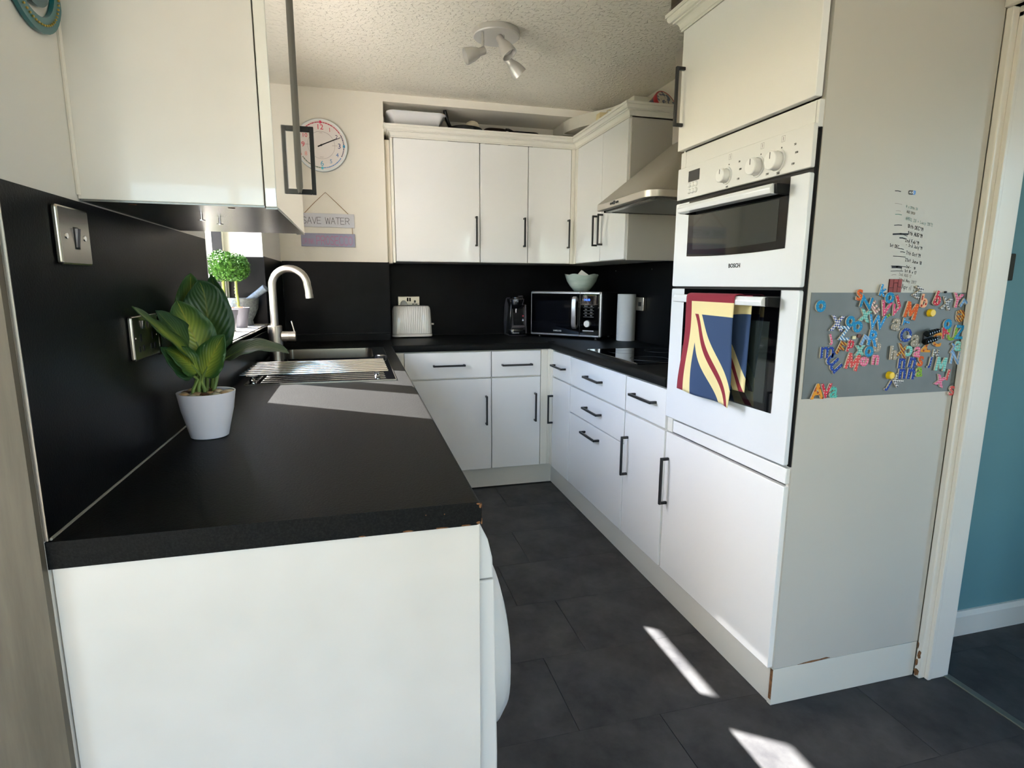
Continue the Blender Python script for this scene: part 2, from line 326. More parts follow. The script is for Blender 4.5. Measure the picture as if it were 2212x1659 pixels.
# window over the sink
win = struct('window_1', MB().box(-.235, -.175, 1.11, 1.16, 1.067, 2.04).box(-.235, -.175, 2.165, 2.2, 1.067, 2.04).box(-.235, -.175, 1.16, 2.165, 1.067, 1.11).box(-.235, -.175, 1.16, 2.165, 1.99, 2.04).box(-.235, -.175, 1.63, 1.70, 1.11, 1.99), trim_m, bevel=.004)
obj('casement', MB().box(-.225, -.16, 1.702, 1.735, 1.112, 1.988).box(-.225, -.16, 2.14, 2.163, 1.112, 1.988).box(-.225, -.16, 1.735, 2.14, 1.112, 1.15).box(-.225, -.16, 1.735, 2.14, 1.885, 1.988), trim_m, win, bevel=.004)
obj('gasket', MB().box(-.205, -.163, 1.734, 1.738, 1.15, 1.885).box(-.205, -.163, 2.136, 2.141, 1.15, 1.885).box(-.2, -.17, 1.16, 1.164, 1.11, 1.99), dark, win)
obj('pane', MB().box(-.207, -.203, 1.162, 1.63, 1.11, 1.99), glass, win)
obj('pane', MB().box(-.207, -.203, 1.735, 2.14, 1.15, 1.885), glass, win)
obj('window_sill', MB().box(-.175, .018, 1.112, 2.198, 1.043, 1.067).box(.0005, .018, 1.06, 2.265, 1.043, 1.067), trim_m, win, bevel=.004)
pat = struct('window_2', MB().box(-1.4, -1.34, -4.17, -4.11, 0, 2.13).box(.24, .3, -4.17, -4.11, 0, 2.13).box(-.59, -.51, -4.17, -4.11, 0, 2.13).box(-1.34, .24, -4.17, -4.11, 2.07, 2.13).box(-1.34, .24, -4.17, -4.11, 0, .06), trim_m)
obj('pane', MB().box(-1.34, -.59, -4.142, -4.138, .06, 2.07), glass, pat); obj('pane', MB().box(-.51, .24, -4.142, -4.138, .06, 2.07), glass, pat)
w3 = struct('window_fill_left', MB().box(-2.58, -2.52, -2.6, -2.54, .35, 2.15).box(-2.58, -2.52, -1.46, -1.4, .35, 2.15).box(-2.58, -2.52, -2.54, -1.46, .35, .41).box(-2.58, -2.52, -2.54, -1.46, 2.09, 2.15), trim_m)  # unseen window added to bring sun into the room behind
obj('pane', MB().box(-2.552, -2.548, -2.54, -1.46, .41, 2.09), glass, w3)
w4 = struct('window_fill_right', MB().box(2.18, 2.24, -3.4, -3.34, .9, 2.1).box(2.18, 2.24, -2.06, -2.0, .9, 2.1).box(2.18, 2.24, -3.34, -2.06, .9, .96).box(2.18, 2.24, -3.34, -2.06, 2.04, 2.1), trim_m)  # unseen window added to brighten the left wall
obj('pane', MB().box(2.208, 2.212, -3.34, -2.06, .96, 2.04), glass, w4)
struct('ground', MB().box(-14, -3.0, -14, 14, -.3, -.25), mat('lawn', (92, 112, 66), .9, var=((70, 92, 50), 8, 6)))
struct('patio_bounce', MB().box(-3.0, 14, -14, -4.25, -.3, -.25).box(3.65, 14, -4.25, 14, -.3, -.25).box(2.26, 3.65, -4.25, -1.75, -.3, -.25).box(-3.0, -.27, .2, 14, -.3, -.25).box(-3., -2.61, -4.25, .2, -.3, -.25), mat('bounce_paving', (150, 146, 140), .85, var=((128, 124, 118), 3, 5)))  # unseen ground, laid in pale paving for neutral bounce light
hd = MB()
for i in range(14):
    y = -3 + i*.9; hd.lathe([(.01, -.25), (.6, -.1), (.75, .5), (.65, 1.1), (.3, 1.5), (.01, 1.58)], (-5.2+random.uniform(-.2, .2), y, 0), 14)
tag(obj('garden_hedge', hd, mat('hedge_green', (70, 112, 48), .9, var=((38, 74, 28), 14, 5), bump=('noise', 12, 1., .1))), 'clipped green hedge in the garden beyond the sink window', 'hedge')

struct('floor_dining_bounce', MB().box(-2.5, 2.15, -4.1, -1.3, -.004, .0), mat('bounce_laminate', (188, 174, 156), .5), smooth=0)  # unseen pale floor added to bounce sunlight into the kitchen
# black splashbacks
sp = thing('splashback', 'black laminate splashback behind the potted plant and light switch', 'splashback', (0, .57, .912))
obj('panel', MB().box(0, .0045, .066, 1.082, .912, 1.3885), splash, sp, smooth=0)
obj('sealant', MB().tube([(.006, .07, .9125), (.006, 1.1, .9125)], .0022, 6), mat('sealant_grey', (150, 146, 136), .5), sp)
obj('edge_trim', MB().box(0, .0052, .0645, .0662, .912, 1.3885), plate_m, sp, label='thin metal edging strip')
sp = thing('splashback', 'black splashback under the window sill and around the sink corner', 'splashback', (0, 1.9, .912))
obj('panel', MB().box(0, .004, 1.084, 2.2, .912, 1.042), splash, sp, smooth=0)
obj('panel', MB().box(0, .004, 2.203, 2.872, .912, 1.388), splash, sp, smooth=0)
sp = thing('splashback', 'black splashback panel on the far window reveal behind the mortar', 'splashback', (-.08, 2.197, 1.0675))
obj('panel', MB().box(-.158, .004, 2.195, 2.1999, 1.0675, 1.3845), splash, sp, smooth=0)
sp = thing('splashback', 'black splashback on the wall behind the mixer tap', 'splashback', (.3, 2.88, .912))
obj('panel', MB().box(.005, .622, 2.873, 2.88, .957, 1.392), splash, sp, smooth=0)
obj('upstand', MB().box(.005, .622, 2.862, 2.88, .911, .956), black, sp, bevel=.002)
sp = thing('splashback', 'black splashback in the alcove behind toaster and coffee machine', 'splashback', (1.4, 3.2, .912))
obj('panel', MB().box(.622, XR, 3.193, 3.2, .911, 1.40), splash, sp, smooth=0)
obj('return_panel', MB().box(.62, .626, 2.874, 3.193, .911, 1.394), splash, sp, smooth=0)
sp = thing('splashback', 'black splashback on the right wall behind hob and kitchen roll', 'splashback', (XR, 2.2, .912))
obj('panel', MB().box(XR-.006, XR, 1.135, 3.193, .911, 1.40), splash, sp, smooth=0)
for y in (1.86, 2.35, 2.85):
    obj('screw', MB().lathe([(.005, 0), (.004, -.003)], (XR-.0062, y, 1.355), 10, 'x'), chrome, sp)

# ------------------------------------------------------------------ worktops
def edge_prof(xin, xe, z0=.87, z1=.91, r=.010):
    p = [(xin, z0)]
    for a in range(-90, 91, 18):
        t = math.radians(a); cz = z0+r if a < 0 else z1-r
        p.append((xe-r+r*math.cos(t), cz+r*math.sin(t)))
    p.append((xin, z1)); return p
wt = thing('worktop', 'long black worktop holding the potted plant and the sink', 'worktop', (.3, .07, .87))
SX0, SX1, SY0, SY1 = .04, .553, 1.312, 2.43      # sink outline
BX0, BX1, BY0, BY1 = .058, .492, 1.985, 2.395    # bowl
mb = MB()
mb.box(0, BX0, .065, 2.88, .87, .91).box(BX0, BX1, .065, BY0, .87, .91).box(BX0, BX1, BY1, 2.88, .87, .91).box(BX1, .56, .065, 2.88, .87, .91).box(.56, .6195, 2.5185, 2.872, .87, .91)
obj('slab', mb, black, wt, smooth=0)
obj('front_edge', MB().prism(edge_prof(.56, .612), .065, 2.5185, 'y'), black, wt)
cm = MB()
for x, z, w, h in ((.606, .871, .008, .006), (.585, .8702, .02, .003), (.545, .8702, .028, .0025), (.49, .8702, .022, .003), (.42, .8702, .015, .002), (.609, .898, .005, .01), (.606, .905, .007, .004), (.52, .895, .003, .002), (.55, .893, .002, .003)):
    pts = [(x+w*.5*math.cos(a*PI/4)*random.uniform(.6, 1), z+h*.5+h*.5*math.sin(a*PI/4)*random.uniform(.6, 1)) for a in range(8)]
    cm.prism(pts, .0640, .0652, 'y')
for y, z, h in ((.068, .902, .008), (.07, .89, .012), (.067, .876, .01)):
    cm.box(.6105, .6126, y-.002, y+.003, z-h/2, z+h/2)
obj('chipped_edge', cm, chip_m, wt, label='bare brown chipboard at the chipped corner', kind='stuff')
wb = thing('worktop', 'black worktop under toaster, coffee machine and microwave', 'worktop', (1.4, 2.86, .87))
obj('slab', MB().box(.6225, XR, 2.57, 3.2, .87, .91), black, wb, smooth=0)
rot = lambda P: [(-p[0], p[1]) for p in P]
obj('front_edge', MB().prism([(-(p[0]), p[1]) for p in edge_prof(-2.57, -2.52)], .613, 1.562, 'x'), black, wb)
wr = thing('worktop', 'black worktop on the right carrying the hob', 'worktop', (1.85, 1.8, .87))
obj('slab', MB().box(1.61, XR, 1.136, 2.57, .87, .91), black, wr, smooth=0)
obj('front_edge', MB().prism([(-p[0], p[1]) for p in edge_prof(-1.61, -1.562)], 1.136, 2.545, 'y'), black, wr)

# ------------------------------------------------------------------ handles and cabinet fronts
def bar_handle(parent, p, axis, L, out, t=.009, d=.034):
    """square bar handle centred at p on the face; out = outward vector"""
    o = Vector(out); p = Vector(p); mb = MB(); a = {'z': Vector((0, 0, 1)), 'x': Vector((1, 0, 0)), 'y': Vector((0, 1, 0))}[axis]
    s = o.cross(a)
    def bx(c, ha, ho, hs):
        e = [a*ha, o*ho, s*hs]; vs = [c+e[0]*i+e[1]*j+e[2]*k for k in (-1, 1) for i, j in ((-1, -1), (1, -1), (1, 1), (-1, 1))]
        mb.hexa(vs[:4], vs[4:])
    bx(p+o*(d-t/2), L/2, t/2, t*.6)
    for q in (-1, 1): bx(p+a*q*(L/2-t*.6)+o*(d-t)/2, t*.6, (d-t)/2, t*.6)
    return obj('handle', mb, handle_m, parent, bevel=.0012)
def front_y(root, name, x0, x1, z0, z1, y, hx=None, hz=None, ax='z', L=.18, m=None, th=.018):
    d = obj(name, MB().box(x0+.0015, x1-.0015, y, y+th, z0+.0015, z1-.0015), m or gloss, root, bevel=.0018)
    if hx is not None: bar_handle(d, (hx, y, hz), ax, L, (0, -1, 0))
    return d
def front_x(root, name, y0, y1, z0, z1, x, hy=None, hz=None, ax='z', L=.18, m=None, th=.018):
    d = obj(name, MB().box(x, x+th, y0+.0015, y1-.0015, z0+.0015, z1-.0015), m or gloss, root, bevel=.0018)
    if hy is not None: bar_handle(d, (x, hy, hz), ax, L, (-1, 0, 0))
    return d
ZP, ZD, ZT = .126, .702, .864
YB, XB = 2.535, 1.575
# back run
u = thing('base_cabinet', 'wide white base cabinet with drawer, left of the pair under the toaster', 'cabinet', (.94, 2.8, .1))
obj('carcass', MB().box(.62, 1.197, YB+.02, 3.19, .124, .868), carc, u)
obj('filler', MB().box(.617, .675, YB+.004, YB+.02, ZP, ZT), glossc, u)
front_y(u, 'drawer', .677, 1.197, ZD+.003, ZT, YB, .938, .785, 'x', .192)
front_y(u, 'door', .677, 1.197, ZP, ZD-.003, YB, 1.163, .503)
u = thing('base_cabinet', 'narrow white base cabinet with drawer in the far corner', 'cabinet', (1.35, 2.8, .1))
obj('carcass', MB().box(1.199, 2.13, YB+.02, 3.19, .124, .868), carc, u)
front_y(u, 'drawer', 1.199, 1.512, ZD+.003, ZT, YB, 1.356, .778, 'x', .192)
front_y(u, 'door', 1.199, 1.512, ZP, ZD-.003, YB, 1.475, .508)
cpn = MB().box(1.514, 1.556, YB+.001, YB+.02, .128, .868)
for i in range(5): cpn.box(1.556+i*.004, 1.560+i*.004, YB+.003-.001*i, YB+.02, .128, .868)
cpn.box(1.575, 1.592, 2.494, YB+.02, .128, .868)
obj('corner_post', cpn, glossc, u, bevel=.001)
# right run
u = thing('base_cabinet', 'slim white base cabinet with small drawer beside the corner post', 'cabinet', (1.86, 2.34, .1))
obj('carcass', MB().box(XB+.02, 2.13, 2.19, YB+.018, .124, .868), carc, u)
front_x(u, 'drawer', 2.192, 2.49, ZD+.003, ZT, XB, 2.355, .779, 'y', .192)
front_x(u, 'door', 2.192, 2.49, ZP, ZD-.003, XB, 2.478, .497)
u = thing('base_cabinet', 'white three-drawer base cabinet under the hob', 'cabinet', (1.86, 1.84, .1))
obj('carcass', MB().box(XB+.02, 2.13, 1.491, 2.188, .124, .868), carc, u)
front_x(u, 'drawer', 1.494, 2.188, ZD+.003, ZT, XB, 1.838, .789, 'y', .192)
front_x(u, 'drawer', 1.494, 2.188, .548, ZD-.003, XB, 1.838, .624, 'y', .192)
front_x(u, 'drawer', 1.494, 2.188, ZP, .545, XB, 1.856, .488, 'y', .192)
u = thing('base_cabinet', 'white base cabinet with drawer, right of the three-drawer cabinet', 'cabinet', (1.86, 1.3, .1))
obj('carcass', MB().box(XB+.02, 2.13, 1.137, 1.489, .124, .868), carc, u)
front_x(u, 'drawer', 1.140, 1.489, ZD+.003, ZT, XB, 1.308, .796, 'y', .192, m=gloss)
front_x(u, 'door', 1.140, 1.489, ZP, ZD-.003, XB, 1.450, .504)
single('plinth', 'white plinth board under the back row of base cabinets', 'plinth', MB().box(.64, 1.60, 2.562, 2.58, 0, .122), plinth_m, bevel=.001)
single('plinth', 'long white plinth board under the right row of cabinets', 'plinth', MB().box(1.597, 1.615, .499, 2.575, 0, .122), plinth_m, bevel=.001)

# ------------------------------------------------------------------ tall oven unit
T = thing('tall_cabinet', 'tall white cabinet housing the double oven', 'cabinet', (1.87, .8, 0))
YA, YC = .481, 1.129
obj('carcass', MB().box(2.11, 2.13, .5, YC, .124, 2.137).box(1.597, 2.11, .5, YC, .124, .14).box(1.597, 2.11, .5, YC, .745, .757).box(1.597, 2.11, .5, YC, 1.67, 1.735).box(1.597, 2.11, .5, YC, 2.12, 2.137), carc, T)
sidep = obj('side_panel', MB().box(1.592, 2.1466, YT, YT+.018, .124, 2.15), cream, T, bevel=.001)
obj('side_panel', MB().box(1.592, 2.13, YC-.002, YC+.006, .124, 2.137), carc, T)
obj('side_plinth', MB().box(1.594, 2.1464, YT+.001, YT+.018, .001, .122), plinth_m, T, bevel=.001)
obj('chipped_edge', MB().prism([(1.68, .1235), (1.70, .127), (1.73, .129), (1.76, .1285), (1.785, .131), (1.80, .1265), (1.77, .1245), (1.73, .1225)], YT-.0006, YT+.001, 'y').box(1.5925, 1.5965, YT+.002, YT+.012, .02, .12), chip_m, T, label='bare brown chipboard where the panel edge is damaged', kind='stuff')
td = front_x(T, 'door', YA-.002, YC, 1.732, 2.132, 1.560, 1.106, 1.91, L=.195, th=.022)
bd = front_x(T, 'door', YA+.001, YC, ZP, .700, XB, 1.102, .505, L=.19)
obj('filler', MB().box(1.577, 1.597, YA+.012, YC-.035, 1.672, 1.728).box(1.577, 1.597, YC-.033, YC-.002, 1.672, 1.728).box(1.577, 1.597, YA, YA+.01, 1.662, 1.728), ivory, T, bevel=.001)
obj('filler', MB().box(1.579, 1.597, YA+.003, YC-.04, .706, .752), gloss, T, bevel=.002)
obj('filler', MB().box(1.579, 1.597, YC-.036, YC-.001, .703, .757), glossc, T)
obj('gap_shade', MB().box(1.588, 1.60, YA, YA+.012, .757, 1.662).box(1.5985, 1.602, YA+.012, YC-.003, .757, 1.665), dark, T)  # dark strips put in as the shade of the gap around the oven
def moulding(b, k=1.):
    p = [(0, b), (.005, b), (.005, b+.007)]
    p += [(.008+.016*(1-math.cos(t*PI/10)), b+.009+.022*math.sin(t*PI/10)) for t in range(6)]
    p += [(.027, b+.031), (.027, b+.036), (.030, b+.036)]
    p += [(.030+.012*math.sin(t*PI/8), b+.036+.014*(1-math.cos(t*PI/8))) for t in range(1, 5)]
    p += [(.042, b+.054), (.047, b+.054), (.047, b+.066), (.0, b+.066)]
    return p
cprof = moulding(2.134)
mb = MB(); sweep(mb, [(2.13, 1.142), (1.566, 1.142), (1.566, .46)], cprof)
obj('cornice', mb, glossc, T, smooth=.35)

# growth chart pen marks and dates written on the side panel
FP = FY(0, YT, 0)
ink = mat('marker_ink', (26, 24, 28), .6); inkg = mat('faded_green_ink', (120, 152, 142), .6); inkf = mat('faded_grey_ink', (138, 130, 122), .6)
for a, b, c, d, w, m in [(1.8432,1.5159,1.8619,1.5149,.0022,ink),(1.8469,1.4835,1.8712,1.4813,.001,inkf),(1.8534,1.4642,1.8691,1.4637,.001,inkf),(1.8529,1.4549,1.8741,1.4543,.0022,inkg),(1.854,1.426,1.8789,1.4268,.0022,ink),(1.8537,1.4024,1.9027,1.4037,.0046,ink),
    (1.88,1.403,1.9027,1.3985,.0016,ink),(1.8775,1.3933,1.8961,1.3914,.003,ink),(1.8795,1.3649,1.8957,1.3623,.0018,ink),(1.8857,1.356,1.9006,1.3544,.0018,ink),(1.8625,1.344,1.9051,1.3417,.0018,ink),(1.8592,1.3175,1.9105,1.3151,.0018,ink),(1.8641,1.3142,1.8947,1.3136,.006,ink),(1.8597,1.3031,1.9024,1.3036,.0015,ink),(1.8645,1.2924,1.8795,1.2931,.0014,inkf),(1.896,1.304,1.8965,1.311,.0012,ink)]:
    obj('pen_mark', MB().ribbon([(a, b), ((a+c)/2, (b+d)/2+.0008), (c, d)], w, FP, .0005), m, sidep, smooth=0)
for t, x, z, h, m, w in [('Nov 20th 20', 1.887, 1.4745, .006, inkg, .0009), ('AUG 2020', 1.891, 1.4605, .006, inkf, .0011), ('APRIL 20 + Lucy 2072', 1.890, 1.4415, .008, inkg, .0011), ("18th DEC'19", 1.900, 1.4215, .009, ink, .0015), ("8th AUG'19", 1.904, 1.403, .009, ink, .0016), ("2nd Feb'19", 1.898, 1.3835, .0085, ink, .0014), ("- 3rd July'19", 1.902, 1.3715, .008, ink, .0012),
    ('1st DEC', 1.846, 1.3695, .008, ink, .0014), ("7th Oct'19", 1.906, 1.3495, .009, ink, .0013), ('21st June 18', 1.906, 1.331, .0085, ink, .0013), ('2nd -   18', 1.912, 1.3135, .006, ink, .0012), ('1st Nov 17', 1.908, 1.3015, .0075, ink, .0012), ('2nd AUG 17', 1.890, 1.292, .0075, inkf, .001), ('22nd May 2017', 1.892, 1.2775, .008, inkf, .0011), ('April 2017', 1.905, 1.2555, .0125, ink, .0012)]:
    obj('pen_date', stroke_mb(t, h, w, FY(x, YT, z), tilt=-9, wx=.5), m, sidep, smooth=0)

# ------------------------------------------------------------------ built-in double oven
O = thing('double_oven', 'white built-in double oven with black windows in the tall cabinet', 'oven', (1.6, .8, .757))
OX = 1.566
obj('cavity', MB().box(1.604, 2.09, YA+.022, YC-.01, .765, 1.66), dark, O)
obj('surround', MB().box(1.581, 1.604, YA+.004, YC-.003, .764, 1.655), dark, O)
pn = obj('control_panel', MB().prism([(y, z) for y, z in rrect(YA+.001, YC-.004, 1.563, 1.6715, .004)], OX, OX+.014, 'x'), ivory, O, bevel=.0015)
obj('display', MB().box(OX-.0015, OX, .988, 1.053, 1.617, 1.653), mat('display_grey', (62, 62, 62), .25), pn)
btm = MB()
for i in range(3):
    for k in range(2):
        obj('button', MB().lathe([(.0085, 0), (.0085, -.003), (.006, -.006), (.0, -.0065)], (OX, 1.044-.020*i, 1.606-.021*k), 14, 'x', cap=False), applm, pn)
for y, z, r in ((.836, 1.602, .021), (.690, 1.602, .024), (.607, 1.602, .025)):
    obj('collar', MB().lathe([(r+.006, 0), (r+.006, -.003), (r+.002, -.004), (r+.002, 0)], (OX, y, z), 28, 'x', cap=False), applm, pn)
    kb = obj('knob', MB().lathe([(r, 0), (r, -.024), (r-.002, -.026), (0, -.026)], (OX, y, z), 28, 'x', cap=False), applm, pn)
    obj('pointer', MB().box(OX-.0268, OX-.0258, y-.001, y+.001, z+.004, z+r*.85), mat('print_grey', (70, 68, 66), .5), kb)
pg = mat('print_grey', (70, 68, 66), .5)
for y, z, t in ((.775, 1.633, '50'), (.768, 1.61, '100'), (.775, 1.583, '150'), (.830, 1.568, '200'), (.543, 1.632, '50'), (.535, 1.61, '100'), (.545, 1.583, '150'), (.600, 1.568, '200'), (.645, 1.574, '250')):
    obj('printed_number', text_mb(t, .0055, FX(OX, y, z)), pg, pn, smooth=0)
for y, z in ((.822, 1.656), (.674, 1.656), (.59, 1.656)):
    sm = MB()
    for q in (((-1, -1), (1, -1)), ((1, -1), (1, 1)), ((1, 1), (-1, 1)), ((-1, 1), (-1, -1))):
        sm.ribbon([(a*.0065, b*.0075) for a, b in q], .0006, FX(OX, y, z))
    sm.ribbon([(0, -.004), (0, .004)], .0016, FX(OX, y, z))
    obj('symbol', sm, pg, pn, smooth=0)
    obj('printed_dot', MB().lathe([(.0022, 0), (.0022, -.0006)], (OX, y+.004, 1.634), 8, 'x'), pg, pn)
def oven_door(z0, z1, wz0, wz1, hz, bow, hc):
    d = obj('oven_door', MB().prism(rrect(YA-.001, YC-.002, z0, z1, .006), OX, OX+.014, 'x'), appl, O, bevel=.002)
    y0, y1 = .549, 1.037; n = 10
    bot = [(y0+(y1-y0)*i/n, wz0 - bow*math.sin(PI*i/n)*0 + bow*(2*i/n-1)**2) for i in range(n+1)]
    obj('window', MB().prism(bot+[(y1, wz1), (y0, wz1)], OX-.0022, OX, 'x'), bglass, d, smooth=0)
    ins = [(p[0]*.86+.793*.14, p[1]+.022) for p in bot]
    obj('inner_glass', MB().prism(ins+[(.793+.244*.86, hc), (.793-.244*.86, hc)], OX-.0027, OX-.0021, 'x'), mat('mesh_reflection_glass', (40, 46, 44), .06, coat=1., spec=.8), d, smooth=0)  # grey-green colour holds the inner mesh plus a painted window reflection
    # white bar with black end brackets
    bx = 1.53
    pr = [(bx-.016, hz-.012), (bx+.012, hz-.014), (bx+.014, hz-.004), (bx+.004, hz+.013), (bx-.010, hz+.014), (bx-.018, hz+.002)]
    obj('handle', MB().prism(pr, .562, 1.028, 'y'), appl, d, bevel=.002)
    for ya, yb, yo in ((.549, .562, .549), (1.028, 1.037, 1.037)):
        e = [(bx-.012, hz-.010), (bx+.012, hz-.012), (bx+.004, hz+.012), (bx-.010, hz+.012)]
        br = MB(); br.prism([(bx-.004, hz-.013), (OX, hz-.016), (OX, hz+.012), (bx-.006, hz+.013)], min(ya, yb), max(ya, yb), 'y')
        obj('bracket', br, mat('matt_black', (14, 14, 14), .6, spec=.2), d, bevel=.002, label='black handle bracket')
    return d
od = oven_door(1.2575, 1.551, 1.357, 1.5505, 1.520, .006, 1.498)
obj('maker_name', text_mb('BOSCH', .0125, FX(OX, .765, 1.323), bold=.02), ink, od, smooth=0)
oven_door(.7625, 1.2495, .898, 1.2495, 1.217, .001, 1.16)
obj('vent_slot', MB().box(1.585, 1.6, .52, 1.09, 1.2495, 1.2572), dark, O)

# tea towel with a flag print over the lower handle
def towel():
    root = thing('tea_towel', 'red, cream and blue flag tea towel hanging over the lower oven handle', 'tea towel', (1.52, .81, .90))
    ms = [mat('towel_cream', (228, 212, 158), .95, bump=('noise', 300, .3, .001)), mat('towel_red', (138, 40, 56), .95, bump=('noise', 300, .3, .001)), mat('towel_blue', (50, 72, 108), .95, bump=('noise', 300, .3, .001))]
    L = lambda v: .21+.852*(v-.19)
    def which(u, v):
        if v < .055 or u < .125: return 1
        if v < .19: return 0
        if L(v) < u < L(v)+.085 and u > .20: return 1
        if u > .377+.936*(v-.19): return 2
        if u > .30 and u < .262+.88*(v-.44) and v > .44: return 2
        return 0
    def cloth(name, f, v0):
        bm = bmesh.new(); nu, nv = 22, 44
        g = [[bm.verts.new((i/nu, v0+(1-v0)*j/nv, 0)) for i in range(nu+1)] for j in range(nv+1)]
        for j in range(nv):
            for i in range(nu): bm.faces.new((g[j][i], g[j][i+1], g[j+1][i+1], g[j+1][i]))
        for p, q in (((0, .055), (1, .055)), ((.125, 0), (.125, 1)), ((0, .19), (1, .19)), ((L(.19), .19), (L(1), 1)), ((L(.19)+.085, .19), (L(1)+.085, 1)), ((.377, .19), (1.13, .99)), ((.30, 0), (.30, 1)), ((.262, .44), (.755, 1))):
            d = Vector((q[0]-p[0], q[1]-p[1], 0)); nrm = Vector((-d.y, d.x, 0)).normalized()
            bmesh.ops.bisect_plane(bm, geom=bm.verts[:]+bm.edges[:]+bm.faces[:], plane_co=Vector((p[0], p[1], 0)), plane_no=nrm, dist=1e-5)
        for fc in bm.faces:
            c = fc.calc_center_median(); fc.material_index = which(c.x, max(c.y, 0)); fc.smooth = True
        for vt in bm.verts: vt.co = Vector(f(vt.co.x, vt.co.y))
        me = bpy.data.meshes.new(name); bm.to_mesh(me); bm.free()
        for m in ms: me.materials.append(m)
        o = bpy.data.objects.new(name, me); COL.objects.link(o); o.parent = root; o.location = -Vector(root.location)
        s = o.modifiers.new('thick', 'SOLIDIFY'); s.thickness = .0014; s.offset = 0
        return o
    hz, bx = 1.217, 1.53
    def front(u, v):
        if v < 0:
            a = (-v/.12)*PI; return (bx-.0195*math.cos(a), .934-.258*u, hz+.010+.0095*math.sin(a))
        y = .934+.037*v-(.258+.030*v)*u; z = hz+.010-(.300+.026*v)*v - .012*u*v
        rp = v**.8
        x = bx-.0195+.014*rp*(.5+.5*math.sin(u*9+1.2*v)) + .010*rp*math.sin(u*4+v*5)
        return (x, y, z)
    def back(u, v):
        y = .934-.258*u-.030-.008*v+.01*v*u; z = hz+.010-.29*v-.006*math.sin(u*5)
        return (bx+.0195+.004*math.sin(u*12)*v, y, z)
    cloth('front_fold', front, -.12); cloth('back_fold', back, 0)
towel()

# ------------------------------------------------------------------ metal sheet with magnets
YS = YT-.0016
single('metal_sheet', 'flat grey metal sheet fixed on the side of the tall cabinet', 'metal sheet', MB().box(1.602, 2.1445, YS, YT-.0001, .953, 1.244), mat('grey_metal_sheet', (116, 121, 121), .5, .25, var=((104, 110, 111), 5, 3)), smooth=0)
PAL = dict(blue=(32, 134, 188), orange=(214, 92, 40), teal=(90, 172, 160), rose=(176, 128, 130), pink=(214, 84, 124), green=(132, 172, 58), navy=(38, 66, 150), sky=(48, 142, 206), denim=(74, 128, 180), pale=(150, 184, 214), grey=(160, 152, 140), red=(202, 52, 72), mustard=(204, 156, 62), coral=(214, 82, 80), amber=(226, 152, 52), peach=(236, 176, 138), mint=(92, 182, 168), black=(64, 68, 76))
PAT2 = dict(blue=(110, 190, 190), orange=(244, 170, 90), sky=(170, 220, 240), navy=(120, 170, 220), mustard=(130, 50, 36), amber=(170, 70, 40), peach=(170, 50, 40), mint=(40, 110, 110), green=(60, 90, 40), denim=(220, 228, 232), pale=(110, 150, 200), rose=(232, 214, 200))
def pat_mat(colour, pat):
    k = 'magnet_%s_%s' % (colour, pat)
    if k in MATS: return MATS[k]
    m = mat(k, PAL[colour], .6, spec=.2); n = m.node_tree.nodes; l = m.node_tree.links; b = n['Principled BSDF']
    tc = n.new('ShaderNodeTexCoord'); mx = n.new('ShaderNodeMix'); mx.data_type = 'RGBA'
    mx.inputs[6].default_value = lin(PAL[colour]); mx.inputs[7].default_value = lin(PAT2.get(colour, (240, 232, 222)) if pat != 'check' else ((226, 226, 226) if colour in ('black', 'navy') else tuple(int(v*.55+255*.45) for v in PAL[colour])))
    if pat in ('dots', 'paws'):
        v = n.new('ShaderNodeTexVoronoi'); v.voronoi_dimensions = '2D'; v.inputs['Scale'].default_value = 125 if pat == 'dots' else 75; v.inputs['Randomness'].default_value = .35 if pat == 'dots' else .8
        mp = n.new('ShaderNodeMapping'); mp.inputs['Rotation'].default_value = (PI/2, .5 if pat == 'dots' else 0, 0)
        c = n.new('ShaderNodeMath'); c.operation = 'LESS_THAN'; c.inputs[1].default_value = .17 if pat == 'dots' else .26
        l.new(tc.outputs['Object'], mp.inputs[0]); l.new(mp.outputs[0], v.inputs[0]); l.new(v.outputs['Distance'], c.inputs[0]); l.new(c.outputs[0], mx.inputs[0])
    elif pat == 'check':
        v = n.new('ShaderNodeTexChecker'); v.inputs['Scale'].default_value = 210
        mp = n.new('ShaderNodeMapping'); mp.inputs['Rotation'].default_value = (0, .7, 0); mp.inputs['Scale'].default_value = (1, 0, 1); mp.inputs['Location'].default_value = (0, .0012, 0)
        l.new(tc.outputs['Object'], mp.inputs[0]); l.new(mp.outputs[0], v.inputs[0]); l.new(v.outputs['Fac'], mx.inputs[0])
    else:
        v = n.new('ShaderNodeTexWave'); v.inputs['Scale'].default_value = 42; mp = n.new('ShaderNodeMapping'); mp.inputs['Rotation'].default_value = (0, .8, 0); v.bands_direction = 'X'
        c = n.new('ShaderNodeMath'); c.operation = 'GREATER_THAN'; c.inputs[1].default_value = .55
        l.new(tc.outputs['Object'], mp.inputs[0]); l.new(mp.outputs[0], v.inputs[0]); l.new(v.outputs['Fac'], c.inputs[0]); l.new(c.outputs[0], mx.inputs[0])
    l.new(mx.outputs[2], b.inputs['Base Color'])
    return m
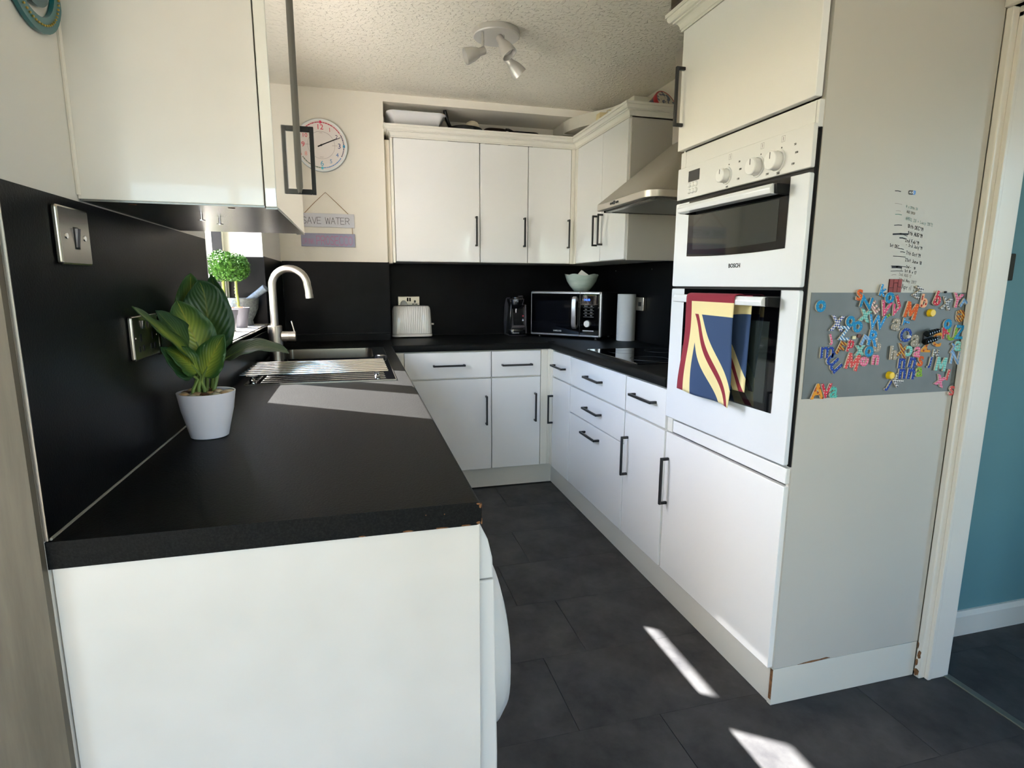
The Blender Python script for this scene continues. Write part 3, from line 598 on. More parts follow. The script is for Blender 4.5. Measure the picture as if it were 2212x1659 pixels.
LET = [('o',1.632,1.208,.035,0,'blue','dots','alone at the left edge of the grey sheet'),('s',1.756,1.238,.033,0,'orange','dots','crossing the top edge of the grey sheet'),('Z',1.781,1.217,.042,75,'blue','dots','tilted below the orange letter s'),('x',1.784,1.181,.035,-12,'teal','check','below the tilted blue letter z'),
('E',1.814,1.204,.036,40,'rose','stripes','tilted left of the large pink letter v'),('V',1.849,1.2,.046,-12,'pink','dots','the larger pink v beside the smaller one'),('l',1.860,1.178,.03,-60,'green','stripes','sticking out behind the larger pink v'),('X',1.691,1.161,.045,-4,'navy','check','left of a pair of blue letters o'),('o',1.734,1.166,.033,-10,'blue','dots','the upper of two touching letters o'),('o',1.762,1.151,.035,-8,'blue','dots','the lower of two touching letters o'),
('W',1.826,1.162,.044,-6,'sky','dots','above the light blue letter r'),('Z',1.717,1.134,.042,-4,'denim','stripes','under the navy checked letter x'),('J',1.675,1.117,.033,20,'pink','check','above the upright navy letter m'),('R',1.821,1.118,.047,-10,'sky','dots','below the light blue letter w'),('r',1.791,1.111,.034,-25,'pale','stripes','touching the light blue capital r'),('b',1.839,1.098,.044,-8,'grey','dots','at the right foot of the light blue r'),
('d',1.744,1.098,.036,170,'red','dots','upside down above the coral letter m'),('F',1.712,1.092,.041,-25,'mustard','stripes','tilted between navy m and red letter d'),('m',1.668,1.082,.034,0,'navy','dots','the upright one of two navy letters m'),('x',1.778,1.085,.03,0,'teal','check','below the pale blue striped letter r'),('o',1.809,1.081,.033,-5,'blue','dots','just above the pink letter n'),('M',1.758,1.053,.049,-14,'coral','dots','leaning beside the sideways pink e'),
('e',1.796,1.053,.033,70,'pink','check','lying sideways right of the coral m'),('n',1.835,1.057,.031,-4,'pink','check','below a blue letter o'),('m',1.694,1.052,.04,130,'navy','dots','the tilted one of two navy letters m'),('k',1.836,1.25,.034,-12,'sky','dots','standing up past the top edge of the sheet'),('A',1.647,.974,.047,0,'amber','paws','first of three in the bottom left corner'),('V',1.677,.974,.045,0,'red','dots','middle of three in the bottom left corner'),('a',1.703,.969,.035,-4,'mint','dots','last of three in the bottom left corner'),
('o',1.86,1.23,.034,0,'blue','dots','at the foot of the light blue k'),('l',1.893,1.221,.038,25,'red','dots','leaning just below the brick picture'),('V',1.885,1.195,.034,-20,'pink','dots','the smaller pink v beside the larger one'),('M',1.942,1.194,.049,-14,'orange','dots','left of the upper yellow magnet'),('Z',1.96,1.245,.034,-25,'black','check','over the top edge beside the peach letter b'),('b',1.986,1.221,.042,-6,'peach','paws','above the upper yellow magnet'),('b',2.034,1.227,.044,-22,'red','dots','tilted at the top right of the sheet'),('X',2.071,1.213,.038,-10,'black','check','between red b and pink y'),
('Y',2.108,1.222,.044,-10,'pink','check','in the top right corner'),('r',2.133,1.212,.029,-35,'pale','stripes','in the top right corner by the doorway'),('e',2.129,1.177,.039,180,'mustard','stripes','at the right edge above the blue z'),('a',1.897,1.155,.037,-15,'grey','dots','above the large navy letter o'),('T',1.929,1.162,.025,80,'sky','dots','lying sideways under the orange m'),('O',1.935,1.125,.044,-8,'navy','dots','with a small white pin on it'),('o',2.084,1.154,.033,0,'blue','dots','above the green letter u'),('A',2.075,1.131,.033,30,'red','dots','tilted left of the green letter u'),
('U',2.106,1.126,.045,-6,'green','dots','right of the tilted red letter a'),('Z',2.134,1.13,.044,-4,'blue','dots','upright at the right edge beside green u'),('a',1.972,1.108,.037,0,'grey','dots','left of the black clip'),('C',2.053,1.11,.045,-10,'amber','paws','right of the black clip'),('A',2.011,1.083,.036,110,'amber','paws','sideways under the black clip'),('h',1.897,1.075,.043,0,'grey','dots','left of the striped mustard x'),('X',1.929,1.079,.042,-14,'mustard','stripes','left of the mint letter c'),('c',1.953,1.079,.033,180,'mint','check','right of the striped mustard x'),('a',1.983,1.075,.033,-10,'pink','check','below the grey a beside the clip'),
('n',1.933,1.044,.032,0,'navy','dots','upper left of the block of four'),('n',1.970,1.045,.033,-10,'navy','dots','upper right of the block of four'),('s',1.999,1.048,.033,-8,'orange','dots','right of the block of four navy letters n'),('n',1.939,1.013,.032,0,'navy','dots','lower left of the block of four'),('n',1.971,1.012,.034,-6,'navy','dots','lower right of the block of four'),('a',2.0,1.016,.031,0,'green','dots','below the orange s at lower centre'),('N',2.055,1.07,.024,-4,'black','check','small, above the mint letter m'),('J',2.035,1.043,.036,-8,'navy','dots','left of the mint letter m'),('M',2.078,1.037,.044,-6,'mint','check','right of the navy letter j'),
('N',2.132,1.054,.04,-6,'pale','stripes','at the right edge below the mint a'),('L',2.112,1.083,.029,150,'pale','stripes','left of the mint a at the right edge'),('a',2.134,1.089,.033,-4,'mint','check','at the right edge below the blue z'),('x',2.086,.986,.034,-22,'pink','check','near the bottom right corner'),('l',2.111,1.004,.036,-14,'coral','dots','near the bottom right corner beside pink x'),('K',1.924,.996,.036,40,'black','check','tilted beside the lower yellow magnet'),('J',1.893,.98,.036,-30,'navy','dots','just below the lower yellow magnet'),('s',2.134,.955,.032,-4,'coral','dots','below the bottom right corner of the sheet')]
edge_m = mat('pale_wood_edge', (226, 214, 196), .6)
PN = dict(dots='spotted', check='checked', stripes='striped', paws='paw-print')
CN = dict(sky='light blue', denim='mid blue', pale='pale blue', rose='pinkish grey', black='black and white', mint='mint green')
for i, (ch, x, z, h, r, c, p, q) in enumerate(LET):
    yy = YS - .0002 - .0009*(i % 3)
    bold = {'m': .010, 'W': .012, 'N': .016, 's': .012, 'e': .016, 'a': .018, 'J': .04, 'l': .045}.get(ch, .024 if ch.isupper() else .030)
    if ch == 'M':
        mp_ = [(0,0),(.04,1),(.27,1),(.5,.48),(.73,1),(.96,1),(1,0),(.77,0),(.75,.52),(.58,.14),(.42,.14),(.25,.52),(.23,0)]; ca, sa = math.cos(math.radians(r)), math.sin(math.radians(r))
        mp_ = [((a-.5)*h*.93, (b-.5)*h*.93) for a, b in mp_]
        mb = MB().prism([(x+a*ca-b*sa, z+a*sa+b*ca) for a, b in mp_], yy-.0042, yy, 'y')
    else: mb = text_mb(ch, h*.93, FY(x, yy, z), depth=.0042, bold=bold, rot=r, off=0, fixh=True, bev=.008 if ch != 'm' else .003)
    # side walls keep the pale wood edge
    n0 = len(mb.f); mb.m = []
    for f in mb.f:
        a, b, d = (Vector(mb.v[f[0]]), Vector(mb.v[f[1]]), Vector(mb.v[f[2]])); nn = (b-a).cross(d-a)
        mb.m.append(0 if nn.length < 1e-14 or abs(nn.normalized().y) > .5 else 1)
    o = obj('letter_magnet', mb, [pat_mat(c, p), edge_m], smooth=.5)
    tag(o, '%s %s magnet letter %s, %s' % (CN.get(c, c), PN[p], ch.lower(), q), 'letter magnet', 'letter magnets on the metal sheet')
yel = mat('yellow_plastic', (238, 198, 22), .35)
for x, z, t in ((2.016, 1.187, 'yellow round button magnet near the top of the grey sheet'), (1.895, 1.01, 'yellow round button magnet near the bottom of the grey sheet')):
    single('button_magnet', t, 'magnet', MB().lathe([(.0115, 0), (.0105, -.010), (.0092, -.0115), (0, -.0115)], (x, YS, z), 24, 'y', cap=False), yel, group='yellow button magnets')
single('pin_magnet', 'small white pin magnet on the navy letter o', 'magnet', MB().lathe([(.004, 0), (.0055, -.006), (.003, -.011), (0, -.012)], (1.937, YS-.0058, 1.121), 14, 'y', cap=False), applm)
single('pin_magnet', 'tiny black pin magnet on the top edge of the grey sheet', 'magnet', MB().lathe([(.003, 0), (.003, -.005), (0, -.006)], (2.062, YS, 1.246), 10, 'y', cap=False), handle_m)
cl = thing('magnet_clip', 'black ridged magnetic clip in the middle of the letters', 'clip', (2.015, YS, 1.10))
for k, (dz, rr) in enumerate(((.012, 12), (-.011, 12))):
    mb = MB()
    for i in range(5):
        mb.lathe([(.0085-.0005*i, 0), (.0095-.0005*i, .004), (.0085-.0005*i, .008)], (1.996+.0085*i, YS-.015+.002*k, 1.116+dz+.002*i), 14, 'x')
    obj('jaw', mb, mat('shiny_black', (14, 14, 15), .18, coat=.5), cl)
obj('base', MB().box(2.0, 2.03, YS-.007, YS-.0001, 1.10, 1.13), handle_m, cl, bevel=.002)
bk = thing('brick_picture_magnet', 'dark red brick pattern magnet below the handwritten dates', 'magnet', (1.879, YT, 1.245))
obj('backing', MB().box(1.857, 1.9015, YT-.0022, YT-.0002, 1.245, 1.2815), mat('dark_mortar', (70, 26, 24), .6), bk)
for x0, x1, z0, z1 in ((1.858, 1.871, 1.2585, 1.281), (1.872, 1.887, 1.2715, 1.281), (1.888, 1.901, 1.2605, 1.281), (1.858, 1.872, 1.2455, 1.257), (1.8732, 1.8858, 1.2455, 1.2705), (1.887, 1.901, 1.2455, 1.2592)):
    obj('brick', MB().box(x0, x1, YT-.0032, YT-.0022, z0, z1), mat('brick_red', (140, 46, 38), .55), bk, bevel=.0006)
single('square_magnet', 'tiny cream square magnet above the red letter d', 'magnet', MB().box(1.7495, 1.7605, YS-.004, YS, 1.1165, 1.1255), mat('cream_plastic', (226, 218, 176), .5), bevel=.001)
single('small_magnet', 'tiny brown magnet beside the cream square one', 'magnet', MB().prism([(1.765, 1.122), (1.772, 1.119), (1.779, 1.124), (1.775, 1.131), (1.767, 1.130)], YS-.004, YS, 'y'), mat('brown_plastic', (110, 62, 54), .5))
st = thing('month_sticker', 'small black and blue sticker reading AUG above the dates', 'sticker', (1.901, YT, 1.509))
obj('sticker_face', MB().prism(rrect(1.889, 1.905, 1.5085, 1.5195, .003), YT-.0006, YT-.0001, 'y'), ink, st, smooth=0)
obj('blue_end', MB().prism(rrect(1.904, 1.9135, 1.5085, 1.5195, .003), YT-.0006, YT-.0001, 'y'), mat('sticker_blue', (50, 120, 200), .4), st, smooth=0)
obj('lettering', text_mb('AUG', .0058, FY(1.8985, YT-.0006, 1.514), bold=.01), applm, st, smooth=0)

# ------------------------------------------------------------------ left: end panel, washing machine, sink base
single('end_panel', 'large glossy white end panel under the near end of the worktop', 'panel', MB().box(.002, .609, .070, .088, .001, .8695), endp, bevel=.001)
wm = thing('washing_machine', 'white washing machine under the worktop behind the end panel', 'washing machine', (.32, .41, 0))
obj('body', MB().box(.06, .60, .10, .70, .012, .855), applm, wm, bevel=.004)
obj('foot', MB().lathe([(.02, 0), (.02, .014)], (.1, .15, 0), 12), handle_m, wm); obj('foot', MB().lathe([(.02, 0), (.02, .014)], (.55, .15, 0), 12), handle_m, wm)
obj('control_panel', MB().prism([(.60, .752), (.640, .752), (.638, .79), (.630, .825), (.618, .850), (.60, .855)], .10, .70, 'y'), applm, wm, bevel=.003)
obj('front', MB().prism([(.60, .03), (.645, .03), (.647, .40), (.641, .749), (.60, .749)], .10, .70, 'y'), applm, wm, bevel=.003)
wd = obj('door', MB().lathe([(.205, 0), (.207, .012), (.19, .045), (.165, .066), (.12, .078), (.0, .082)], (.645, .41, .445), 40, 'x', cap=False), applm, wm)
obj('door_glass', MB().lathe([(.13, .0765), (.09, .086), (0, .090)], (.645, .41, .445), 32, 'x', cap=False), bglass, wd)
u = thing('base_cabinet', 'white base cabinet under the sink beyond the washing machine', 'cabinet', (.3, 1.6, .1))
obj('carcass', MB().box(.02, .575, .72, 1.95, .124, .868).box(.02, .575, 2.42, 2.50, .124, .868), carc, u)
for y0 in (.722, 1.24, 1.76):
    d = obj('door', MB().box(.577, .594, y0, y0+.512, ZP, .862), gloss, u, bevel=.0018); bar_handle(d, (.594, y0+.46, .62), 'z', .18, (1, 0, 0))
obj('plinth', MB().box(.53, .545, .72, 2.55, 0, .12), plinth_m, u)

# ------------------------------------------------------------------ wall unit on the left
wu = thing('wall_cabinet', 'white gloss wall cabinet on the left above the worktop', 'cabinet', (.14, .57, 1.392))
obj('side_panel', MB().box(.001, .2785, .294, .312, 1.394, 2.13), endp, wu, bevel=.001)
obj('carcass', MB().box(.001, .2785, .312, .822, 1.404, 2.11), carc, wu)
obj('side_panel', MB().box(.001, .2785, .822, .840, 1.394, 2.13), endp, wu)
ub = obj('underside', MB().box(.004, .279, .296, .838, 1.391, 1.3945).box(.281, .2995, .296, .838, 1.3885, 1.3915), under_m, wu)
obj('caulk_line', MB().tube([(.003, .2935, 1.40), (.003, .2935, 2.12)], .0035, 6), trim_m, wu)
for x, y in ((.148, .43), (.165, .50)):
    obj('screw', MB().lathe([(.0022, 1.391), (.0022, 1.381), (.006, 1.380), (.006, 1.3785), (0, 1.378)], (x, y, 0), 10, cap=False), chrome, wu)
for x in (.07, .222):
    obj('screw_hole', MB().lathe([(.006, 1.3912), (.006, 1.3906)], (x, .318, 0), 12), chip_m, wu)
wd = obj('door', MB().box(.2805, .2995, .2945, .838, 1.392, 2.13), mat('mirror_gloss_white', (226, 224, 216), .015, coat=1., spec=.9), wu, bevel=.0015)
obj('edge_strip', MB().prism([(.2995, 1.487), (.3025, 1.484), (.3075, 1.499), (.3075, 2.13), (.2995, 2.13)], .768, .7715, 'y'), mat('grey_edge_strip', (128, 124, 118), .4), wd)
bar_handle(wd, (.2995, .795, 1.567), 'z', .163, (1, 0, 0), t=.010, d=.038)

# ------------------------------------------------------------------ wall cupboards at the back
WY, WX = 2.832, 1.825
ZB, ZTP = 1.398, 2.117
u = thing('wall_cabinet', 'wide white wall cabinet over the toaster', 'cabinet', (.93, 3.0, ZB))
obj('carcass', MB().box(.669, 1.193, WY+.02, 3.19, ZB, ZTP), carc, u)
front_y(u, 'door', .669, 1.193, ZB, ZTP, WY, 1.167, 1.588, L=.182)
obj('side_filler', MB().box(.652, .667, WY+.012, 3.19, ZB-.008, ZTP), glossc, u, bevel=.002)
obj('side_filler', MB().box(.622, .651, WY+.075, 3.19, ZB-.010, ZTP), alc_m, u, bevel=.002)
u = thing('wall_cabinet', 'white wall cabinet with two narrow doors over coffee machine and microwave', 'cabinet', (1.5, 3.0, ZB))
obj('carcass', MB().box(1.195, 2.13, WY+.02, 3.19, ZB, ZTP), carc, u)
front_y(u, 'door', 1.195, 1.507, ZB, ZTP, WY, 1.481, 1.590, L=.182)
front_y(u, 'door', 1.509, 1.798, ZB, ZTP, WY, 1.782, 1.588, L=.182)
obj('corner_post', MB().box(1.800, 1.825, WY+.002, WY+.02, ZB-.002, ZTP).box(1.8255, 1.845, 2.792, WY+.02, ZB-.002, ZTP), glossc, u, bevel=.002)
u = thing('wall_cabinet', 'white two-door wall cabinet on the right next to the hood', 'cabinet', (1.98, 2.43, ZB))
obj('carcass', MB().box(WX+.02, XR-.007, 2.089, WY+.02, ZB, ZTP), carc, u)
obj('side_panel', MB().box(WX+.014, XR-.007, 2.070, 2.086, ZB-.004, ZTP+.02), cream, u, bevel=.001)
front_x(u, 'door', 2.403, 2.788, ZB, ZTP, WX, 2.447, 1.577, L=.178)
front_x(u, 'door', 2.078, 2.401, ZB, ZTP, WX, 2.371, 1.578, L=.178)
cpr = moulding(2.118)
mb = MB(); sweep(mb, [(.662, 3.18), (.662, WY+.006), (WX+.006, WY+.006), (WX+.006, 2.075), (XR-.002, 2.075)], cpr)
single('cornice', 'white moulded cornice along the top of the corner wall cabinets', 'cornice', mb, glossc, smooth=.35)

# things on top of the wall cupboards
tr = thing('serving_tray', 'white plastic tray lying on the cabinet top in the alcove', 'tray', (.815, 2.97, ZTP))
def tray(mb, z0, z1, x0, x1, y0, y1, t=.02):
    n = 6
    def ring(e, z): return [(p[0], p[1], z) for p in rrect(x0-e, x1+e, y0-e, y1+e, .03+e, n)]
    rs = [ring(-.03, z0), ring(0, z1-.012), ring(.018, z1), ring(.016, z1+.004), ring(-.003, z1-.006), ring(-.032, z0+.004)]
    m = len(rs[0]); k = [p for r in rs for p in r]; fs = []
    for j in range(len(rs)-1):
        for i in range(m): fs.append((j*m+i, j*m+(i+1) % m, (j+1)*m+(i+1) % m, (j+1)*m+i))
    fs += [tuple(range(m))[::-1], tuple((len(rs)-1)*m+i for i in range(m))]
    return mb.add(k, fs)
obj('tray_body', tray(MB(), 2.2, 2.268, .655, .975, 2.85, 3.12), mat('white_tray', (226, 226, 228), .4), tr)
obj('lower_tray', tray(MB(), 2.1175, 2.199, .690, .955, 2.90, 3.10), mat('white_tray', (226, 226, 228), .4), tr)
pn2 = thing('saucepan', 'black saucepan with raised handle on top of the wall cabinets', 'pan', (1.12, 3.03, ZTP))
obj('body', MB().lathe([(.09, 0), (.105, .008), (.112, .118), (.116, .120), (.112, .117), (.1, .012), (0, .01)], (1.135, 3.03, ZTP+.0005), 36), handle_m, pn2)
obj('handle', MB().tube([(1.045, 2.985, 2.228), (1.028, 2.972, 2.245), (1.014, 2.963, 2.27), (1.003, 2.956, 2.305), (.998, 2.952, 2.325)], [.009, .011, .012, .0125, .010], 12), handle_m, pn2)
ld = thing('pan_lid', 'small cream domed lid beside the black saucepan on the cabinet top', 'lid', (1.19, 2.93, 2.2))
obj('dome', MB().lathe([(.05, 0), (.048, .022), (.036, .044), (.018, .054), (0, .056)], (1.185, 3.02, 2.2365), 24, cap=False), mat('cream_ceramic', (214, 204, 178), .35), ld)
obj('rim', MB().lathe([(.05, 0), (.054, .002), (.05, .005)], (1.185, 3.02, 2.2365), 24), mat('cream_ceramic', (214, 204, 178), .35), ld)
bt = thing('baking_tin', 'dark ridged baking tin on the cabinet top', 'baking tin', (1.31, 3.05, ZTP))
obj('tin_body', tray(MB(), 2.118, 2.232, 1.27, 1.38, 2.94, 3.12), mat('dark_tin', (70, 58, 48), .4, .4), bt)
bt = thing('griddle_pan', 'flat black griddle pan lying on the cabinet top', 'pan', (1.53, 3.02, ZTP))
obj('pan_body', tray(MB(), 2.118, 2.226, 1.43, 1.60, 2.95, 3.12), handle_m, bt)
obj('handle', MB().tube([(1.44, 2.945, 2.222), (1.40, 2.93, 2.232), (1.385, 2.925, 2.230)], .009, 10), handle_m, bt)
# flat plastic extractor duct running over the corner cupboards
dc = thing('extractor_duct', 'white flat plastic duct bending over the corner cabinets', 'duct', (1.9, 2.9, 2.2))
dm = mat('white_duct', (212, 208, 194), .4)
def band(pts, w):
    P = [Vector(p) for p in pts]; L_, R_ = [], []
    for k in range(len(P)):
        d = (P[min(k+1, len(P)-1)]-P[max(k-1, 0)]).normalized(); q = Vector((-d.y, d.x))*w/2
        L_.append(tuple(P[k]+q)); R_.append(tuple(P[k]-q))
    return L_+R_[::-1]
cl_ = [(2.062, 2.44), (2.058, 2.52), (2.035, 2.61), (1.99, 2.69), (1.94, 2.76), (1.90, 2.83), (1.875, 2.91), (1.868, 2.98)]
bdm = MB(); bq = band(cl_, .155); nb = len(cl_)
for k in range(nb-1): bdm.prism([bq[k], bq[k+1], bq[2*nb-2-k], bq[2*nb-1-k]], 2.245, 2.318, 'z')
obj('bend', bdm, dm, dc)
obj('channel', MB().box(1.792, 1.944, 2.985, 3.195, 2.243, 2.3205), dm, dc, bevel=.003)
obj('down_elbow', MB().box(1.985, 2.139, 2.36, 2.439, 2.1175, 2.3205), dm, dc, bevel=.006)
cb = thing('card_box', 'beige folded card box with a wire loop behind the cornice', 'box', (2.0, 2.5, ZTP))
obj('box_body', MB().hexa([(1.835, 2.50, 2.118), (1.945, 2.50, 2.118), (1.945, 2.56, 2.118), (1.835, 2.56, 2.118)], [(1.845, 2.505, 2.258), (1.935, 2.505, 2.261), (1.935, 2.555, 2.261), (1.845, 2.555, 2.258)]), mat('beige_card', (222, 206, 162), .8), cb)
obj('wire_loop', MB().tube([(1.89, 2.515, 2.250), (1.892, 2.51, 2.270), (1.908, 2.508, 2.277), (1.922, 2.508, 2.271), (1.927, 2.51, 2.252)], .0022, 8), mat('beige_wire', (196, 180, 130), .5), cb)
tn = thing('biscuit_tin', 'navy and red patterned round tin tilted on the cabinet by the hood chimney', 'tin', (2.036, 2.18, 2.119))
Rm = Vector((0, 0, 1)).rotation_difference(Vector((.25, -.85, .45)).normalized()).to_matrix()
tc0 = (2.036, 2.206, 2.181)
tin_m = mat('tin_print', (34, 42, 84), .35, coat=.3, var=((170, 60, 70), 42, 1, (1, 1, 1), .54, .56))
obj('tin_body', MB().lathe([(.066, 0), (.068, .002), (.068, .082)], tc0, 36, mtx=Rm), tin_m, tn)
obj('rim', MB().lathe([(.070, .074), (.071, .092), (.069, .096), (.063, .0965)], tc0, 36, mtx=Rm, cap=False), mat('tin_red', (176, 34, 46), .35), tn)
obj('lid', MB().lathe([(.065, .090), (.065, .0945), (0, .0945)], tc0, 36, mtx=Rm), mat('tin_lid_print', (206, 200, 186), .4, var=((96, 104, 130), 34, 2, (1, 1, 1), .52, .56)), tn)
bs = thing('storage_case', 'dark brown case on top of the tall cabinet', 'case', (1.75, 1.0, 2.14))
obj('case_body', MB().box(1.53, 1.90, .80, 1.186, 2.2005, 2.33), mat('brown_leather', (78, 62, 44), .35, var=((52, 40, 30), 9, 5)), bs, bevel=.02, seg=3)
obj('strap', MB().box(1.526, 1.5305, 1.08, 1.11, 2.22, 2.32), mat('brown_strap', (54, 40, 30), .5), bs, bevel=.002)

# ------------------------------------------------------------------ cooker hood and hob
hd = thing('cooker_hood', 'stainless steel chimney cooker hood over the hob', 'cooker hood', (1.9, 1.78, 1.635))
hx0, hx1, hy0, hy1 = 1.648, XR-.008, 1.485, 2.055
rimp = [(hx1, hy0), (hx0+.07, hy0)] + [(hx0+.07-.07*math.sin(a*PI/12), hy0+.07-.07*math.cos(a*PI/12)) for a in range(1, 7)] + [(hx0, hy1-.012), (hx0+.012, hy1), (hx1, hy1)]
obj('rim', MB().prism(rimp, 1.637, 1.668, 'z'), steelh, hd, bevel=.002)
nr = len(rimp); cx0, cy0, cy1 = 1.962, 1.655, 1.872
top = []
for x, y in rimp:
    fx = (x-hx0)/(hx1-hx0); fy = (y-hy0)/(hy1-hy0)
    top.append((cx0+(hx1-cx0)*fx, cy0+(cy1-cy0)*fy, 1.945))
mb = MB(); mb.add([(x, y, 1.668) for x, y in rimp]+top, [(i, (i+1) % nr, nr+(i+1) % nr, nr+i) for i in range(nr)] + [tuple(range(nr))[::-1], tuple(nr+i for i in range(nr))])
obj('canopy', mb, steelh, hd, smooth=.5)
obj('chimney', MB().box(cx0, hx1, cy0, cy1, 1.945, CZ-.001), steelh, hd, bevel=.003)
obj('filter', MB().box(hx0+.06, hx1-.04, hy0+.05, hy1-.05, 1.631, 1.638), mat('filter_mesh', (150, 150, 146), .45, .9, bump=('noise', 240, .6, .002)), hd, bevel=.002)
obj('frame', MB().box(hx0+.03, hx0+.06, hy0+.05, hy1-.03, 1.628, 1.637).box(hx0+.03, hx1-.02, hy1-.05, hy1-.03, 1.628, 1.637).box(hx0+.05, hx1-.02, hy0+.03, hy0+.05, 1.628, 1.637), under_m, hd)
for i, yy in enumerate((1.876, 1.858, 1.838, 1.815, 1.797)):
    if i == 2: obj('switch', MB().box(hx0-.003, hx0, yy-.0075, yy+.0075, 1.646, 1.663), handle_m, hd, bevel=.001)
    else: obj('button', MB().lathe([(.005, 0), (.005, -.003), (0, -.0035)], (hx0, yy, 1.6535), 12, 'x', cap=False), handle_m, hd)
obj('rating_label', MB().box(cx0-.0006, cx0, 1.70, 1.735, 2.02, 2.06), mat('label_blue', (50, 60, 110), .5), hd)
hb = thing('hob', 'black glass hob set in the right worktop', 'hob', (1.86, 1.8, .9105))
obj('glass', MB().prism(rrect(1.625, 2.125, 1.485, 2.07, .008), .9103, .9165, 'z'), bglass, hb, bevel=.0015)
obj('trim', MB().box(1.6215, 1.6245, 1.487, 2.068, .9103, .9155), plate_m, hb)
for x, y, r in ((1.76, 1.63, .09), (1.76, 1.92, .075), (1.99, 1.63, .075), (1.99, 1.92, .09)):
    obj('ring_mark', MB().tube([(x+r*math.cos(a*PI/20), y+r*math.sin(a*PI/20), .9165) for a in range(40)], .0006, 4, closed=True), mat('ring_grey', (60, 60, 62), .4), hb)

# ------------------------------------------------------------------ sink, tap, drainer rack
sk = thing('sink', 'stainless steel bowl sink in a black glass surround under the tap', 'sink', (.3, 1.9, .73))
mb = MB(); zt = .9105
mb.box(SX0, BX0, SY0, SY1, zt, .9165).box(BX1, SX1, SY0, SY1, zt, .9165).box(BX0, BX1, SY0, BY0, zt, .9165).box(BX0, BX1, BY1, SY1, zt, .9165)
obj('surround', mb, bglass, sk, smooth=0)
obj('edge_frame', MB().box(SX0-.003, SX0, SY0-.003, SY1+.003, zt, .9155).box(SX1, SX1+.003, SY0-.003, SY1+.003, zt, .9155).box(SX0, SX1, SY0-.003, SY0, zt, .9155).box(SX0, SX1, SY1, SY1+.003, zt, .9155), plate_m, sk)
bw = MB(); r0 = rrect(BX0, BX1, BY0, BY1, .035, 5); r1 = rrect(BX0+.006, BX1-.006, BY0+.006, BY1-.006, .035, 5); r2 = rrect(BX0+.03, BX1-.03, BY0+.03, BY1-.03, .03, 5); n = len(r0)
bw.add([(x, y, .916) for x, y in r0]+[(x, y, .76) for x, y in r1]+[(x, y, .735) for x, y in r2], [(j*n+i, j*n+(i+1) % n, (j+1)*n+(i+1) % n, (j+1)*n+i) for j in range(2) for i in range(n)]+[tuple(2*n+i for i in range(n))])
obj('bowl', bw, mat('bowl_steel', (150, 143, 132), .24, 1.), sk)
cor = MB()   # steel corner fillets that close the square cut-out
for (cx, cyy, a0), (kx, ky) in zip(((BX1-.035, BY1-.035, 0), (BX0+.035, BY1-.035, 90), (BX0+.035, BY0+.035, 180), (BX1-.035, BY0+.035, 270)), ((BX1, BY1), (BX0, BY1), (BX0, BY0), (BX1, BY0))):
    cor.prism([(kx, ky)]+[(cx+.035*math.cos(math.radians(a0+15*i)), cyy+.035*math.sin(math.radians(a0+15*i))) for i in range(7)], .912, .9165, 'z')
obj('corner', cor, bglass, sk, smooth=0)
obj('waste', MB().lathe([(.045, 0), (.045, .004), (.03, .003), (0, .003)], (.275, 2.19, .7345), 24, cap=False), chrome, sk)
kn = obj('waste_control', MB().lathe([(.026, 0), (.026, .010), (.022, .013), (0, .013)], (.523, 1.935, .9165), 24, cap=False), handle_m, sk)
obj('control_cap', MB().lathe([(.018, .013), (.017, .016), (0, .0165)], (.523, 1.935, .9165), 20, cap=False), plate_m, kn)
tp = thing('mixer_tap', 'tall brushed steel swan neck mixer tap with side lever', 'tap', (.068, 1.945, .9165))
bx, by = .066, 1.945
obj('body', MB().lathe([(.030, .9165), (.030, 1.072), (.027, 1.075), (.019, 1.075)], (bx, by, 0), 32), steel, tp)
pts = [(bx, by, 1.07), (bx, by, 1.16), (bx, by, 1.245)]; R = .074
for i in range(1, 17):
    a = PI*i/16.0; pts.append((bx+R-R*math.cos(a), by-.012*i/16, 1.252+R*math.sin(a)))
pts += [(bx+2*R+.004, by-.013, 1.232), (bx+2*R+.006, by-.014, 1.205)]
obj('spout', MB().tube(pts, .0165, 20), steel, tp)
obj('aerator', MB().tube([(bx+2*R+.0055, by-.014, 1.213), (bx+2*R+.0068, by-.014, 1.196)], .0175, 20), steel, tp)
obj('valve', MB().lathe([(.0225, .026), (.0225, .056), (.0215, .0568), (.0215, .0580), (.0225, .0588), (.0225, .086), (0, .087)], (bx, by, 1.026), 28, 'x', cap=False), steel, tp)
obj('lever', MB().hexa([(bx+.080, by-.008, 1.035), (bx+.087, by-.008, 1.035), (bx+.087, by+.008, 1.035), (bx+.080, by+.008, 1.035)], [(bx+.068, by-.005, 1.094), (bx+.073, by-.005, 1.096), (bx+.073, by+.005, 1.096), (bx+.068, by+.005, 1.094)]), steel, tp, bevel=.002)
rk = thing('drainer_rack', 'stainless steel roll-up drainer rack over the sink surround', 'rack', (.275, 1.5, .9165))
for i in range(8):
    y = 1.337+.046*i
    obj('rod', MB().tube([(.020+.001*i, y, .944), (.528-.0005*i, y+.004+.001*i, .944)], .0042, 10), chrome, rk)
obj('side_strap', MB().box(.052, .066, 1.333, 1.664, .9375, .9385), handle_m, rk); obj('side_strap', MB().box(.482, .496, 1.333, 1.670, .9375, .9385), handle_m, rk)
for x, y in ((.059, 1.345), (.489, 1.345), (.059, 1.655), (.489, 1.66)):
    obj('foot', MB().lathe([(.010, 0), (.011, .008), (.006, .014), (.006, .022)], (x, y, .9167), 14), chrome, rk)

